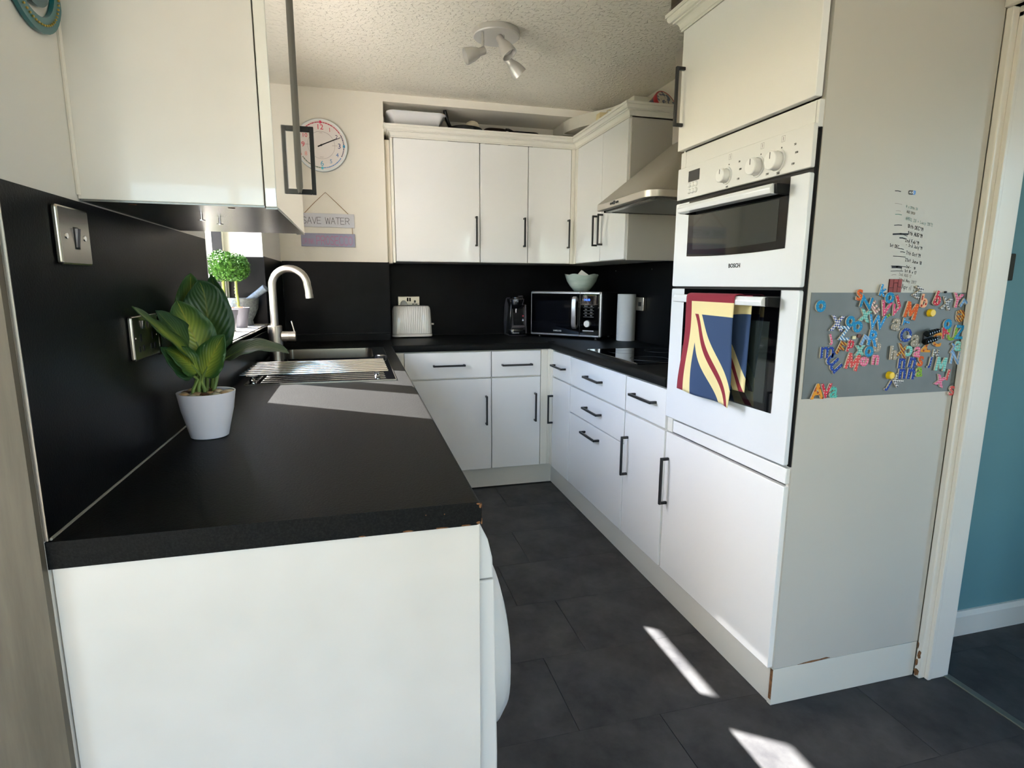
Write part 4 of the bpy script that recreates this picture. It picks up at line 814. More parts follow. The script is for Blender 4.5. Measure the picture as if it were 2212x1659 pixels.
# ------------------------------------------------------------------ potted artificial plant
pt = thing('potted_plant', 'leafy green plant in a white pot on the near worktop', 'plant', (.073, .622, .91))
PX, PY = .083, .622
obj('pot', MB().lathe([(.037, .9102), (.040, .912), (.0465, .94), (.055, .975), (.0605, 1.012), (.0612, 1.016), (.0585, 1.016), (.054, .99), (0, .985)], (PX, PY, 0), 44, cap=True), mat('white_pot', (232, 227, 236), .3, coat=.2), pt)
pebs = [mat('pebble_tan', (184, 150, 112), .45), mat('pebble_pale', (206, 188, 158), .45), mat('pebble_brown', (96, 62, 44), .35)]
def pebble(c, r, m):
    bm = bmesh.new(); bmesh.ops.create_icosphere(bm, subdivisions=2, radius=1)
    sx, sy, sz = r*random.uniform(.8, 1.3), r*random.uniform(.8, 1.2), r*random.uniform(.55, .8)
    for v in bm.verts: v.co = Vector((v.co.x*sx, v.co.y*sy, v.co.z*sz))*random.uniform(.93, 1.07)
    mb = MB(); bm.verts.ensure_lookup_table(); mb.add([tuple(v.co+Vector(c)) for v in bm.verts], [tuple(v.index for v in f.verts) for f in bm.faces]); bm.free()
    return mb
k = 0
for rr, cnt, rad in ((.045, 15, .0105), (.026, 9, .011), (.008, 3, .009)):
    for i in range(cnt):
        a = 2*PI*(i+random.uniform(-.2, .2))/cnt; k += 1
        obj('pebble', pebble((PX+rr*math.cos(a), PY+rr*math.sin(a), 1.0085+random.uniform(-.002, .004)), rad, 0), pebs[[0, 1, 0, 2, 1][k % 5]], pt, smooth=1.2)
def leaf_mat(name, dark, mid, vein, amt):
    if name in MATS: return MATS[name]
    m = mat(name, dark, .38, spec=.4); n = m.node_tree.nodes; l = m.node_tree.links; b = n['Principled BSDF']
    uv = n.new('ShaderNodeUVMap'); sp = n.new('ShaderNodeSeparateXYZ'); l.new(uv.outputs[0], sp.inputs[0])
    ab = n.new('ShaderNodeMath'); ab.operation = 'ABSOLUTE'; l.new(sp.outputs[0], ab.inputs[0])
    wv = n.new('ShaderNodeMath'); wv.operation = 'MULTIPLY_ADD'; wv.inputs[1].default_value = 1.4; l.new(ab.outputs[0], wv.inputs[0]); l.new(sp.outputs[1], wv.inputs[2])
    fr = n.new('ShaderNodeMath'); fr.operation = 'MULTIPLY'; fr.inputs[1].default_value = 58; sn = n.new('ShaderNodeMath'); sn.operation = 'SINE'
    sb = n.new('ShaderNodeMath'); sb.operation = 'MULTIPLY_ADD'; sb.inputs[1].default_value = -.55; l.new(ab.outputs[0], sb.inputs[0]); l.new(sp.outputs[1], sb.inputs[2])
    l.new(sb.outputs[0], fr.inputs[0]); l.new(fr.outputs[0], sn.inputs[0])
    no = n.new('ShaderNodeTexNoise'); no.inputs['Scale'].default_value = 5; l.new(uv.outputs[0], no.inputs[0])
    # feathered pale centre
    e = n.new('ShaderNodeMapRange'); e.inputs[1].default_value = .05; e.inputs[2].default_value = .75; e.inputs[3].default_value = 1; e.inputs[4].default_value = 0; l.new(ab.outputs[0], e.inputs[0])
    s2 = n.new('ShaderNodeMapRange'); s2.inputs[1].default_value = -1; s2.inputs[2].default_value = 1; s2.inputs[3].default_value = .68; s2.inputs[4].default_value = 1.0; l.new(sn.outputs[0], s2.inputs[0])
    t = n.new('ShaderNodeMapRange'); t.inputs[1].default_value = .55; t.inputs[2].default_value = .95; t.inputs[3].default_value = amt; t.inputs[4].default_value = .05*amt; l.new(sp.outputs[1], t.inputs[0])
    q = n.new('ShaderNodeMath'); q.operation = 'MULTIPLY'; l.new(e.outputs[0], q.inputs[0]); l.new(s2.outputs[0], q.inputs[1])
    q2 = n.new('ShaderNodeMath'); q2.operation = 'MULTIPLY'; l.new(q.outputs[0], q2.inputs[0]); l.new(t.outputs[0], q2.inputs[1])
    mx = n.new('ShaderNodeMix'); mx.data_type = 'RGBA'; mx.inputs[6].default_value = lin(dark); mx.inputs[7].default_value = lin(mid); l.new(q2.outputs[0], mx.inputs[0])
    mr = n.new('ShaderNodeMapRange'); mr.inputs[1].default_value = .02; mr.inputs[2].default_value = .06; mr.inputs[3].default_value = .8; mr.inputs[4].default_value = 0; l.new(ab.outputs[0], mr.inputs[0])
    m2 = n.new('ShaderNodeMix'); m2.data_type = 'RGBA'; m2.inputs[7].default_value = lin(vein); l.new(mx.outputs[2], m2.inputs[6]); l.new(mr.outputs[0], m2.inputs[0]); l.new(m2.outputs[2], b.inputs['Base Color'])
    bp = n.new('ShaderNodeBump'); bp.inputs['Strength'].default_value = .2; bp.inputs['Distance'].default_value = .0015; l.new(sn.outputs[0], bp.inputs['Height']); l.new(bp.outputs[0], b.inputs['Normal'])
    return m
LM = [leaf_mat('leaf_green', (54, 88, 40), (158, 170, 62), (150, 150, 60), .9), leaf_mat('leaf_dark', (40, 72, 38), (96, 120, 48), (110, 120, 56), .55), leaf_mat('leaf_greyed', (84, 98, 76), (110, 124, 84), (120, 126, 92), .4)]
def bez(p, t):
    a = [Vector(q) for q in p]
    while len(a) > 1: a = [a[i].lerp(a[i+1], t) for i in range(len(a)-1)]
    return a[0]
def leaf(path, w, face, m, stem_from=None, cup=.18, pw=.62):
    """a leaf blade along a Bezier midrib; face = direction its upper side looks to"""
    nl, nw = 18, 8; me = bpy.data.meshes.new('leaf'); vs = []; uvs = []; fs = []; F = Vector(face).normalized()
    for i in range(nl+1):
        t = i/nl; c = bez(path, t); d = (bez(path, min(t+.02, 1))-bez(path, max(t-.02, 0))).normalized()
        side = d.cross(F).normalized(); up = side.cross(d).normalized()
        wt_ = w*.5*max(math.sin(PI*min(t**pw, 1))**.62, .0)
        for k in range(nw+1):
            s = k/nw*2-1
            vs.append(tuple(c+side*s*wt_+up*(abs(s)**1.5*wt_*cup + .0016*math.sin(t*20+s*3)*abs(s)))); uvs.append((s, t))
    for i in range(nl):
        for k in range(nw): fs.append((i*(nw+1)+k, i*(nw+1)+k+1, (i+1)*(nw+1)+k+1, (i+1)*(nw+1)+k))
    c0 = Vector(path[0]); me.from_pydata([tuple(Vector(v)-c0) for v in vs], [], fs); ul = me.uv_layers.new(name='UVMap')
    for lp in me.loops: ul.data[lp.index].uv = uvs[lp.vertex_index]
    me.materials.append(m); me.shade_smooth()
    o = bpy.data.objects.new('leaf', me); COL.objects.link(o); o.parent = pt; o.location = c0-Vector(pt.location)
    s = o.modifiers.new('t', 'SOLIDIFY'); s.thickness = .0009
    if stem_from:
        a = Vector(stem_from); d = (bez(path, .05)-bez(path, 0)).normalized()
        obj('stem', MB().tube([a, a.lerp(c0, .4)+Vector((0, 0, .008)), c0-d*.012, c0+d*.006, bez(path, .25)], [.0045, .004, .0034, .003, .0012], 8), mat('stem_green', (108, 128, 62), .5), pt)
Z0 = .99
leaf([(.080, .690, 1.095), (.080, .70, 1.17), (.085, .71, 1.235), (.072, .685, 1.268)], .118, (.1, -1, .12), LM[1], (.08, .63, Z0))
leaf([(.066, .720, 1.085), (.030, .735, 1.15), (.040, .735, 1.235), (.050, .715, 1.284)], .085, (.3, -1, .1), LM[0], (.068, .635, Z0))
leaf([(.090, .715, 1.085), (.108, .73, 1.15), (.105, .72, 1.22), (.097, .695, 1.281)], .072, (-.2, -1, .1), LM[1], (.085, .64, Z0))
leaf([(.079, .630, 1.100), (.066, .632, 1.14), (.056, .622, 1.18), (.046, .600, 1.224)], .094, (.15, -1, .22), LM[0], (.076, .622, Z0), pw=.72)
leaf([(.083, .608, 1.052), (.098, .60, 1.085), (.115, .595, 1.115), (.138, .585, 1.148)], .070, (-.15, -1, .30), LM[0], (.082, .615, Z0), pw=.7)
leaf([(.118, .660, 1.083), (.165, .67, 1.118), (.21, .675, 1.118), (.262, .672, 1.094)], .078, (-.05, -.34, .94), LM[2], (.09, .63, Z0))
leaf([(.066, .628, 1.082), (.050, .57, 1.135), (.036, .50, 1.165), (.018, .425, 1.218)], .056, (.55, -.45, .60), LM[0], (.062, .615, Z0))
leaf([(.066, .640, 1.09), (.052, .625, 1.13), (.036, .585, 1.165), (.024, .535, 1.205)], .070, (.75, -.55, .20), LM[1], (.064, .63, Z0))
leaf([(.066, .600, 1.055), (.052, .585, 1.075), (.040, .565, 1.10), (.022, .545, 1.128)], .050, (.55, -.8, .35), LM[1], (.058, .605, Z0))
leaf([(.074, .606, 1.062), (.062, .585, 1.092), (.050, .565, 1.108), (.030, .55, 1.122)], .062, (.2, -.75, .6), LM[0], (.07, .61, Z0))

# ------------------------------------------------------------------ topiary balls, mortar and pestle on the sill
def topiary(cx, cy, label, seed):
    r = random.Random(seed); zs = 1.0672; root = thing('topiary', label, 'topiary plant', (cx, cy, zs), 'topiary balls on the window sill')
    obj('pot', MB().lathe([(.031, 0), (.033, .001), (.0415, .066), (.0435, .066), (.0468, .088), (.0445, .088), (.041, .07), (0, .068)], (cx, cy, zs), 32, cap=True), mat('lilac_grey_pot', (112, 111, 120), .45), root)
    sm = MB()
    for i in range(150):
        a = r.uniform(0, 2*PI); q = .043*math.sqrt(r.random()); s = r.uniform(.003, .006); c = Vector((cx+q*math.cos(a), cy+q*math.sin(a), zs+.078+.012*(1-q/.043)+r.uniform(0, .004)))
        v = [c+Vector((r.uniform(-s, s), r.uniform(-s, s), r.uniform(-s, s)*.6)) for _ in range(4)]; sm.add(v, [(0, 1, 2), (0, 2, 3), (0, 3, 1), (1, 3, 2)])
    obj('bark_chips', sm, mat('orange_bark', (198, 112, 62), .8, var=((226, 166, 112), 60, 2)), root, kind='stuff', smooth=0)
    st = MB().tube([(cx, cy, zs+.07), (cx+.002, cy, zs+.11), (cx-.002, cy, zs+.15), (cx-.001, cy, zs+.205)], [.0062, .0055, .006, .0055], 10)
    for i in range(7):
        z = zs+.09+.014*i; a = r.uniform(0, 6); st.tube([(cx+.004*math.cos(a), cy+.004*math.sin(a), z), (cx+.011*math.cos(a), cy+.011*math.sin(a), z+.005)], [.002, .001], 6)
    obj('stem', st, mat('topiary_stem', (132, 142, 66), .6), root)
    cz = zs+.262; fm = MB()
    fm.lathe([(.001, -.045), (.03, -.035), (.045, 0), (.03, .035), (.001, .045)], (cx, cy, cz), 14)
    for i in range(1500):
        d = Vector((r.gauss(0, 1), r.gauss(0, 1), r.gauss(0, 1))).normalized(); c = Vector((cx, cy, cz))+Vector((d.x*.060, d.y*.060, d.z*.062))*r.uniform(.78, 1.02)
        a = d.cross(Vector((r.gauss(0, 1), r.gauss(0, 1), r.gauss(0, 1)))).normalized(); ax = (a*.9+d*r.uniform(.3, .9)).normalized(); b = ax.cross(d).normalized()
        L, w = r.uniform(.009, .014), r.uniform(.0028, .0042)
        fm.add([c-ax*L*.4, c+b*w+d*.001, c+ax*L*.6, c-b*w+d*.001], [(0, 1, 2), (0, 2, 3)])
    obj('foliage', fm, mat('topiary_green', (42, 86, 26), .55, spec=.2, var=((74, 118, 42), 60, 2)), root, kind='stuff', smooth=0)
topiary(-.094, 1.765, 'green topiary ball in a lilac grey pot, the nearer one on the window sill', 3)
topiary(-.083, 1.965, 'green topiary ball in a lilac grey pot, the farther one near the tap', 5)
stone = mat('grey_stone', (108, 114, 112), .75, var=((72, 76, 76), 90, 4), bump=('noise', 120, .5, .002))
single('mortar', 'grey stone mortar on the window sill behind the topiary', 'mortar', MB().lathe([(.036, 0), (.037, .012), (.034, .024), (.046, .045), (.060, .08), (.066, .122), (.0665, .126), (.056, .126), (.05, .09), (.03, .05), (0, .04)], (-.083, 2.105, 1.0672), 36), stone)
single('pestle', 'grey stone pestle leaning in the mortar', 'pestle', MB().tube([(-.105, 2.105, 1.152), (-.098, 2.105, 1.156), (-.06, 2.098, 1.184), (-.01, 2.088, 1.220), (.018, 2.082, 1.240), (.021, 2.081, 1.2425)], [.008, .0145, .0135, .0155, .0175, .012], 16), mat('blue_grey_stone', (112, 122, 130), .7, var=((76, 84, 92), 70, 4), bump=('noise', 120, .4, .002)))

# ------------------------------------------------------------------ sockets and switches
def plate(root, x, y0, y1, z0, z1, ax='x', th=.008):
    if ax == 'x': mb = MB().prism(rrect(y0, y1, z0, z1, .005), x, x+th, 'x')
    else: mb = MB().prism(rrect(y0, y1, z0, z1, .005), x-th, x, 'y')
    return obj('plate', mb, plate_m, root, bevel=.003)
t = thing('light_switch', 'brushed steel single switch under the left wall cabinet', 'switch', (.005, .236, 1.288))
plate(t, .0046, .187, .289, 1.288, 1.374, th=.009)
obj('rocker_frame', MB().box(.0136, .0142, .2325, .2475, 1.312, 1.345), dark, t); obj('rocker', MB().prism([(.0138, 1.3145), (.0150, 1.3145), (.0185, 1.343), (.0138, 1.343)], .2345, .2455, 'y'), mat('grey_rocker', (150, 150, 158), .2, .6), t, bevel=.001)
for y in (.208, .268): obj('screw', MB().lathe([(.0045, 0), (.004, .0012), (0, .0012)], (.0136, y, 1.330), 14, 'x', cap=False), chrome, t)
def socket_x(root, y0, z0, n=2, w=.146, h=.086):
    plate(root, .0046, y0, y0+w, z0, z0+h, th=.009)
    for k in range(n):
        yc = y0+w*(.27+.46*k)
        obj('pin_hole', MB().box(.0136, .0141, yc-.0035, yc+.0035, z0+.036, z0+.050), handle_m, root)
        for s in (-.011, .011): obj('pin_hole', MB().box(.0136, .0141, yc+s-.0045, yc+s+.0045, z0+.016, z0+.027), handle_m, root)
        obj('rocker', MB().prism([(.0138, z0+.060), (.0148, z0+.060), (.0175, z0+.076), (.0138, z0+.076)], yc-.008+.018*(1-2*k), yc+.008+.018*(1-2*k), 'y'), mat('grey_rocker', (150, 150, 158), .2, .6), root, bevel=.001)
    for y in (y0+.014, y0+w-.014): obj('screw', MB().lathe([(.004, 0), (.0035, .0012), (0, .0012)], (.0136, y, z0+.043), 12, 'x', cap=False), chrome, root)
t = thing('wall_socket', 'mirror-finish steel double socket behind the leafy plant', 'socket', (.005, .497, 1.112))
socket_x(t, .424, 1.112)
t = thing('light_switch', 'brushed steel switch plate hidden behind the leafy plant beside the socket', 'switch', (.005, .65, 1.112))
plate(t, .0046, .576, .690, 1.108, 1.196, th=.009)
for y in (.61, .65): obj('rocker', MB().prism([(.0138, 1.14), (.0150, 1.14), (.0185, 1.168), (.0138, 1.168)], y-.006, y+.006, 'y'), mat('grey_rocker', (150, 150, 158), .2, .6), t, bevel=.001)
t = thing('wall_socket', 'brushed steel double socket on the wall behind the toaster', 'socket', (.767, 3.193, 1.09))
plate(t, 3.1929, .694, .842, 1.092, 1.178, 'y')
for x0 in (.755, .771): obj('rocker', MB().box(x0, x0+.011, 3.1820, 3.1849, 1.144, 1.168), dark, t, bevel=.001)
obj('pin_hole', MB().box(.803, .815, 3.1845, 3.1850, 1.135, 1.151), handle_m, t)
for x0 in (.790, .811): obj('pin_hole', MB().box(x0, x0+.015, 3.1845, 3.1850, 1.122, 1.128), handle_m, t)
obj('pin_hole', MB().box(.718, .73, 3.1845, 3.1850, 1.10, 1.116), handle_m, t)
for x0 in (.703, .832): obj('screw', MB().lathe([(.004, 0), (.0035, -.0012), (0, -.0012)], (x0, 3.1848, 1.138), 10, 'y', cap=False), chrome, t)
pg_ = MB().prism([(.732+.0235*math.cos(a*PI/12), 1.117+.034*math.sin(a*PI/12)) for a in range(13)]+[(.7085, 1.09), (.7555, 1.09)], 3.150, 3.1840, 'y')
single('plug', 'white mains plug in the socket behind the toaster', 'plug', pg_, applm, bevel=.004)
t = thing('light_switch', 'brushed steel switch on the right wall beside the kitchen roll', 'switch', (XR-.006, 2.45, 1.104))
mb = MB().prism(rrect(2.398, 2.494, 1.104, 1.188, .005), XR-.028, XR-.0065, 'x'); obj('plate', mb, plate_m, t, bevel=.003)
for y in (2.434, 2.452): obj('rocker', MB().box(XR-.031, XR-.0285, y-.006, y+.006, 1.132, 1.158), dark, t, bevel=.001)
t = thing('light_switch', 'dark bronze switch on the teal hall wall', 'switch', (2.48, .62, 1.282))
obj('plate', MB().prism(rrect(2.43, 2.517, 1.282, 1.369, .004), .611, .6195, 'y'), mat('bronze_plate', (74, 68, 58), .3, .8), t, bevel=.002)
obj('rocker', MB().box(2.47, 2.482, .608, .611, 1.313, 1.338), handle_m, t, bevel=.001); obj('rocker', MB().box(2.452, 2.464, .608, .611, 1.313, 1.338), handle_m, t, bevel=.001)

# ------------------------------------------------------------------ wall clock
ck = thing('wall_clock', 'round white wall clock with coloured numerals above the hanging sign', 'clock', (.262, 2.88, 1.905))
CX, CZk, CR = .262, 2.0515, .146; CY = 2.856
obj('case', MB().lathe([(CR-.006, -.024), (CR, -.020), (CR, -.004), (CR-.006, -.0005), (0, -.0005)], (CX, 2.88, CZk), 64, 'y', cap=False), mat('clock_rim_grey', (120, 140, 150), .35), ck)
obj('rim', MB().lathe([(CR-.011, -.0235), (CR-.003, -.0255), (CR, -.022)], (CX, 2.88, CZk), 64, 'y', cap=False), mat('clock_rim_white', (230, 234, 234), .3), ck)
obj('face', MB().lathe([(CR-.006, -.0235), (0, -.0235)], (CX, 2.88, CZk), 64, 'y', cap=False), mat('clock_face', (236, 228, 224), .5), ck)
numc = {12: (226, 40, 84), 1: (216, 70, 96), 2: (70, 60, 96), 3: (54, 62, 120), 4: (48, 112, 180), 5: (104, 156, 196), 6: (66, 166, 200), 7: (110, 180, 180), 8: (240, 160, 150), 9: (226, 70, 90), 10: (220, 50, 80), 11: (220, 50, 80)}
for k, c in numc.items():
    a = math.radians(90-30*k); r = .100; h = .028 if k in (12, 3, 6, 9) else .022
    obj('numeral', text_mb(str(k), h, FY(CX+r*math.cos(a), CY, CZk+r*math.sin(a)), off=.0002), mat('numeral_%d' % k, c, .5), ck, smooth=0)
for nm, a0, a1, c in (('ring_red', -60, 58, (200, 40, 72)), ('ring_navy', 60, 118, (52, 48, 92)), ('ring_blue', 122, 178, (92, 150, 206)), ('ring_green', 182, 238, (96, 124, 104)), ('ring_pink', 242, 296, (232, 150, 140))):
    mb = MB(); a = a0
    while a < a1:
        w = random.choice((2, 3, 4.5, 6)); b = min(a+w, a1); q = [math.radians(90-t) for t in (a, b)]
        mb.add([(CX+rr*math.cos(t), CY-.0006, CZk+rr*math.sin(t)) for rr, t in ((.1225, q[0]), (.1275, q[0]), (.1275, q[1]), (.1225, q[1]))], [(0, 1, 2, 3)]); a = b+.8
    obj('minute_track', mb, mat(nm, c, .5), ck, smooth=0)
for a, c in ((90, (226, 60, 100)), (0, (60, 150, 196)), (-90, (96, 196, 214))):
    t = math.radians(a); obj('figure_mark', MB().prism([(CX+.126*math.cos(t)+p[0], CZk+.126*math.sin(t)+p[1]) for p in rrect(-.006, .006, -.008, .008, .004, 3)], CY-.0012, CY-.0002, 'y'), mat('mark_%d' % a, c, .5), ck, smooth=0)
ar = [(CX+.075*math.cos(t*PI/40), CY-.0006, CZk+.075*math.sin(t*PI/40)) for t in range(80)]
obj('inner_ring', MB().tube(ar, .0006, 4, closed=True), mat('ring_line', (120, 104, 104), .5), ck)
def hand(ang, L, w, tail):
    a = math.radians(90-ang); d = Vector((math.cos(a), 0, math.sin(a))); s = Vector((-math.sin(a), 0, math.cos(a))); c = Vector((CX, CY-.002, CZk))
    q = [c-d*tail+s*w, c-d*tail-s*w, c+d*L-s*w*.55, c+d*L+s*w*.55]; N = Vector((0, -.0012, 0))
    return MB().hexa(q, [p+N for p in q])
obj('hour_hand', hand(65, .088, .0032, .02), handle_m, ck); obj('minute_hand', hand(66.5, .118, .0026, .022), handle_m, ck)
obj('pin', MB().lathe([(.005, 0), (.005, -.004), (0, -.005)], (CX, CY-.001, CZk), 16, 'y', cap=False), handle_m, ck)
wf = mat('clock_small_print', (150, 130, 130), .5)
for t, x, z in (('o’clock', CX, CZk+.068), ('quarter past', CX+.075, CZk), ('half past', CX, CZk-.066), ('quarter to', CX-.075, CZk)):
    obj('small_print', text_mb(t, .0042, FY(x, CY, z), off=.0012), wf, ck, smooth=0)

# ------------------------------------------------------------------ hanging sign
sg = thing('hanging_sign', 'hanging two-board sign reading SAVE WATER DRINK PROSECCO', 'sign', (.275, 2.88, 1.478))
ub_ = obj('upper_board', MB().box(.124, .429, 2.868, 2.877, 1.592, 1.671), mat('pale_lilac_paint', (206, 206, 212), .6), sg, bevel=.001)
lb_ = obj('lower_board', MB().box(.121, .429, 2.868, 2.877, 1.479, 1.556), mat('grey_lilac_paint', (152, 152, 176), .6), sg, bevel=.001)
def fit(t, x0, x1, z, h, w, m, par):
    wd_ = stroke_width(t, h, .80, .62); k = (x1-x0)/wd_
    obj('lettering', stroke_mb(t, h, w, FY(x0, 2.868, z), adv=.80*1, wx=.62*k if False else .62), m, par, smooth=0) if False else obj('lettering', stroke_mb(t, h, w, (Vector((x0, 2.868, z)), Vector((k, 0, 0)), Vector((0, 0, 1)), Vector((0, -1, 0))), adv=.80), m, par, smooth=0)
fit('SAVE WATER', .134, .405, 1.611, .037, .0022, mat('sign_black', (38, 36, 38), .6), ub_)
fit('DRINK', .130, .196, 1.494, .030, .0016, mat('sign_pink', (206, 96, 140), .6), lb_)
fit('PROSECCO', .208, .417, 1.490, .050, .0024, mat('sign_pink', (206, 96, 140), .6), lb_)
tw = mat('jute_twine', (150, 108, 66), .9)
obj('twine', MB().tube([(.148, 2.872, 1.671), (.205, 2.874, 1.731), (.2705, 2.876, 1.793), (.335, 2.874, 1.731), (.396, 2.872, 1.671)], .0016, 6), tw, sg)
for x in (.137, .415): obj('twine', MB().tube([(x, 2.872, 1.593), (x, 2.872, 1.555)], .0014, 6), tw, sg)
obj('nail', MB().lathe([(.003, 2.88), (.003, 2.873), (0, 2.872)], (.2705, 0, 1.791), 8, 'y', cap=False), steel, sg)

# ------------------------------------------------------------------ teal ring hanging at top left
og = thing('wall_hanging', 'teal concentric ring ornament on the wall at the top left', 'ornament', (.008, .21, 1.615))
tealm = mat('teal_glaze', (16, 100, 106), .3, coat=.4); tl2 = mat('dark_teal_glaze', (24, 76, 86), .3, coat=.4); gold = mat('gold_beads', (196, 170, 90), .35, .7)
def ringx(c, r0, r1, th, sy=1.): return MB().lathe([(r0, 0), (r1, 0), (r1, th), (r0, th)], c, 48, 'x', cap=False)
def ring_obj(nm, c, r0, r1, th, m):
    mb = ringx(c, r0, r1, th); mb.f += [(i, (i+1) % 48, 3*48+(i+1) % 48, 3*48+i) for i in range(48)]; mb.m += [0]*48
    return obj(nm, mb, m, og)
OC = (.003, .215, 1.695)
ring_obj('outer_ring', OC, .062, .083, .006, tealm); ring_obj('middle_ring', (.003, .214, 1.697), .038, .052, .006, tl2); ring_obj('inner_ring', (.003, .213, 1.700), .014, .026, .006, tl2)
mb = MB()
for i in range(60):
    a = 2*PI*i/60; mb.lathe([(.0016, 0), (.0016, .002), (0, .003)], (.009, OC[1]+.072*math.cos(a), OC[2]+.072*math.sin(a)), 6, 'x', cap=False)
obj('bead_border', mb, gold, og, kind='stuff')
obj('cord', MB().tube([(.004, .215, 1.778), (.004, .215, 1.86)], .0015, 6), tw, og)

# ------------------------------------------------------------------ ceiling spotlight
cs = thing('ceiling_spotlight', 'silver round ceiling light with three swivel spots', 'ceiling light', (1.078, 1.89, 2.345))
LX, LY = 1.072, 1.885
obj('base_plate', MB().lathe([(.102, 2.369), (.104, 2.366), (.104, 2.347), (.100, 2.343), (0, 2.343)], (LX, LY, 0), 48, cap=False), satin, cs)
obj('backing', MB().lathe([(.099, 2.3695), (.099, 2.3655)], (LX, LY, 0), 40), dark, cs)
bulb = mat('frosted_bulb', (220, 220, 214), .3)
def spot(piv, d, arm_xy):
    d = Vector(d).normalized(); p = Vector(piv); Rm = Vector((0, 0, 1)).rotation_difference(d).to_matrix()
    a = obj('arm', MB().tube([(arm_xy[0], arm_xy[1], 2.345), (arm_xy[0], arm_xy[1], p.z+.012)], .0065, 12), chrome, cs)
    s = obj('spot_head', MB().lathe([(.0, -.006), (.014, -.006), (.0165, -.002), (.0165, .020), (.021, .028), (.029, .050), (.0335, .074), (.0345, .088), (.032, .088), (.029, .070), (.018, .03), (0, .028)], p, 32, mtx=Rm, cap=False), satin, cs)
    obj('bulb', MB().lathe([(.016, .035), (.024, .070), (.0, .074)], p, 20, mtx=Rm, cap=False), bulb, s)
spot((1.004, 1.835, 2.266), (-.93, .02, -.36), (1.000, 1.838))
spot((1.072, 1.828, 2.322), (.45, -.25, -.80), (1.095, 1.850))
spot((1.128, 1.905, 2.270), (.64, .05, -.62), (1.130, 1.915))

# ------------------------------------------------------------------ small appliances on the back worktop
ts = thing('toaster', 'white toaster with a rippled front in front of the socket', 'toaster', (.772, 3.06, .91))
wt_m = mat('toaster_white', (226, 224, 220), .16, coat=.5, bump=('wave', 26, .45, .003, (1, 1, .6), 2.2, 'X'))
tp_m = mat('toaster_plain', (224, 222, 216), .2, coat=.4)
def superbox(mb, x0, x1, y0, y1, zs):
    n = 5; rows = []
    for z, e, r in zs: rows.append([(p[0], p[1], z) for p in rrect(x0+e, x1-e, y0+e, y1-e, r, n)])
    m = len(rows[0]); k = [p for rw in rows for p in rw]; fs = []
    for j in range(len(rows)-1):
        for i in range(m): fs.append((j*m+i, j*m+(i+1) % m, (j+1)*m+(i+1) % m, (j+1)*m+i))
    fs += [tuple(range(m))[::-1], tuple((len(rows)-1)*m+i for i in range(m))]
    return mb.add(k, fs)
obj('body', superbox(MB(), .640, .902, 2.99, 3.14, [(.938, 0, .035), (.95, 0, .035), (1.09, .006, .035), (1.108, .010, .033), (1.118, .018, .03), (1.120, .03, .025)]), wt_m, ts)
obj('base', superbox(MB(), .638, .904, 2.988, 3.142, [(.917, .004, .035), (.920, 0, .035), (.934, 0, .035), (.937, .004, .034)]), tp_m, ts)
obj('gap_shade', superbox(MB(), .642, .900, 2.992, 3.138, [(.9365, .002, .03), (.939, .002, .03)]), dark, ts)  # dark band painted as the shade between base and body
for y in (3.045, 3.095): obj('slot', MB().box(.67, .87, y-.012, y+.012, 1.1195, 1.1212), dark, ts)
obj('lever', MB().box(.902, .918, 3.035, 3.06, .992, 1.004), tp_m, ts, bevel=.003)
for x, y in ((.68, 3.01), (.865, 3.01), (.68, 3.12), (.865, 3.12)): obj('foot', MB().lathe([(.007, .9102), (.007, .918)], (x, y, 0), 10), handle_m, ts)

cf = thing('coffee_machine', 'black and grey pod coffee machine left of the microwave', 'coffee machine', (1.48, 3.05, .91))
cg = mat('coffee_grey', (66, 64, 70), .4); cbk = mat('coffee_black', (20, 20, 23), .2, coat=.4)
CXm = 1.490
obj('back_body', superbox(MB(), CXm-.062, CXm+.062, 3.03, 3.17, [(.918, .002, .03), (1.0, 0, .03), (1.12, .004, .03), (1.165, .012, .03), (1.172, .022, .02)]), cg, cf)
obj('side_frame', MB().prism([(CXm-.068, .925), (CXm-.055, .925), (CXm-.040, 1.135), (CXm-.052, 1.135)], 2.985, 3.06, 'y'), cbk, cf, bevel=.004)
obj('side_frame', MB().prism([(CXm+.055, .925), (CXm+.066, .930), (CXm+.060, 1.125), (CXm+.048, 1.125)], 2.985, 3.06, 'y'), cg, cf, bevel=.004)
obj('front_panel', MB().prism([(CXm-.036, .985), (CXm+.055, .985), (CXm+.052, 1.10), (CXm-.042, 1.10)], 3.018, 3.031, 'y'), cbk, cf, bevel=.003)
obj('panel_frame', MB().prism([(CXm-.042, .965), (CXm+.055, .965), (CXm+.055, .984), (CXm-.026, .984), (CXm-.034, 1.092), (CXm-.045, 1.11)], 3.0, 3.020, 'y'), cg, cf, bevel=.003)
obj('brew_head', MB().lathe([(.0, 1.098), (.042, 1.098), (.052, 1.108), (.056, 1.122)], (CXm-.004, 3.02, 0), 32, cap=False), cbk, cf)
obj('chrome_bowl', MB().lathe([(.054, 1.122), (.062, 1.145), (.064, 1.162), (.060, 1.166), (.0, 1.168)], (CXm-.004, 3.02, 0), 36, cap=False), chrome, cf)
obj('lid', MB().lathe([(.050, 1.166), (.048, 1.176), (.03, 1.182), (0, 1.183)], (CXm+.006, 3.03, 0), 28, cap=False), cbk, cf)
obj('lever', MB().tube([(CXm-.002, 2.985, 1.182), (CXm+.03, 2.995, 1.184), (CXm+.045, 3.03, 1.178)], .004, 8), cg, cf)
obj('spout', MB().lathe([(.010, 1.070), (.011, 1.098)], (CXm-.012, 3.0, 0), 16), chrome, cf)
obj('drip_tray', superbox(MB(), CXm-.066, CXm+.050, 2.955, 3.04, [(.920, .004, .03), (.945, 0, .03), (.952, .002, .03)]), cbk, cf)
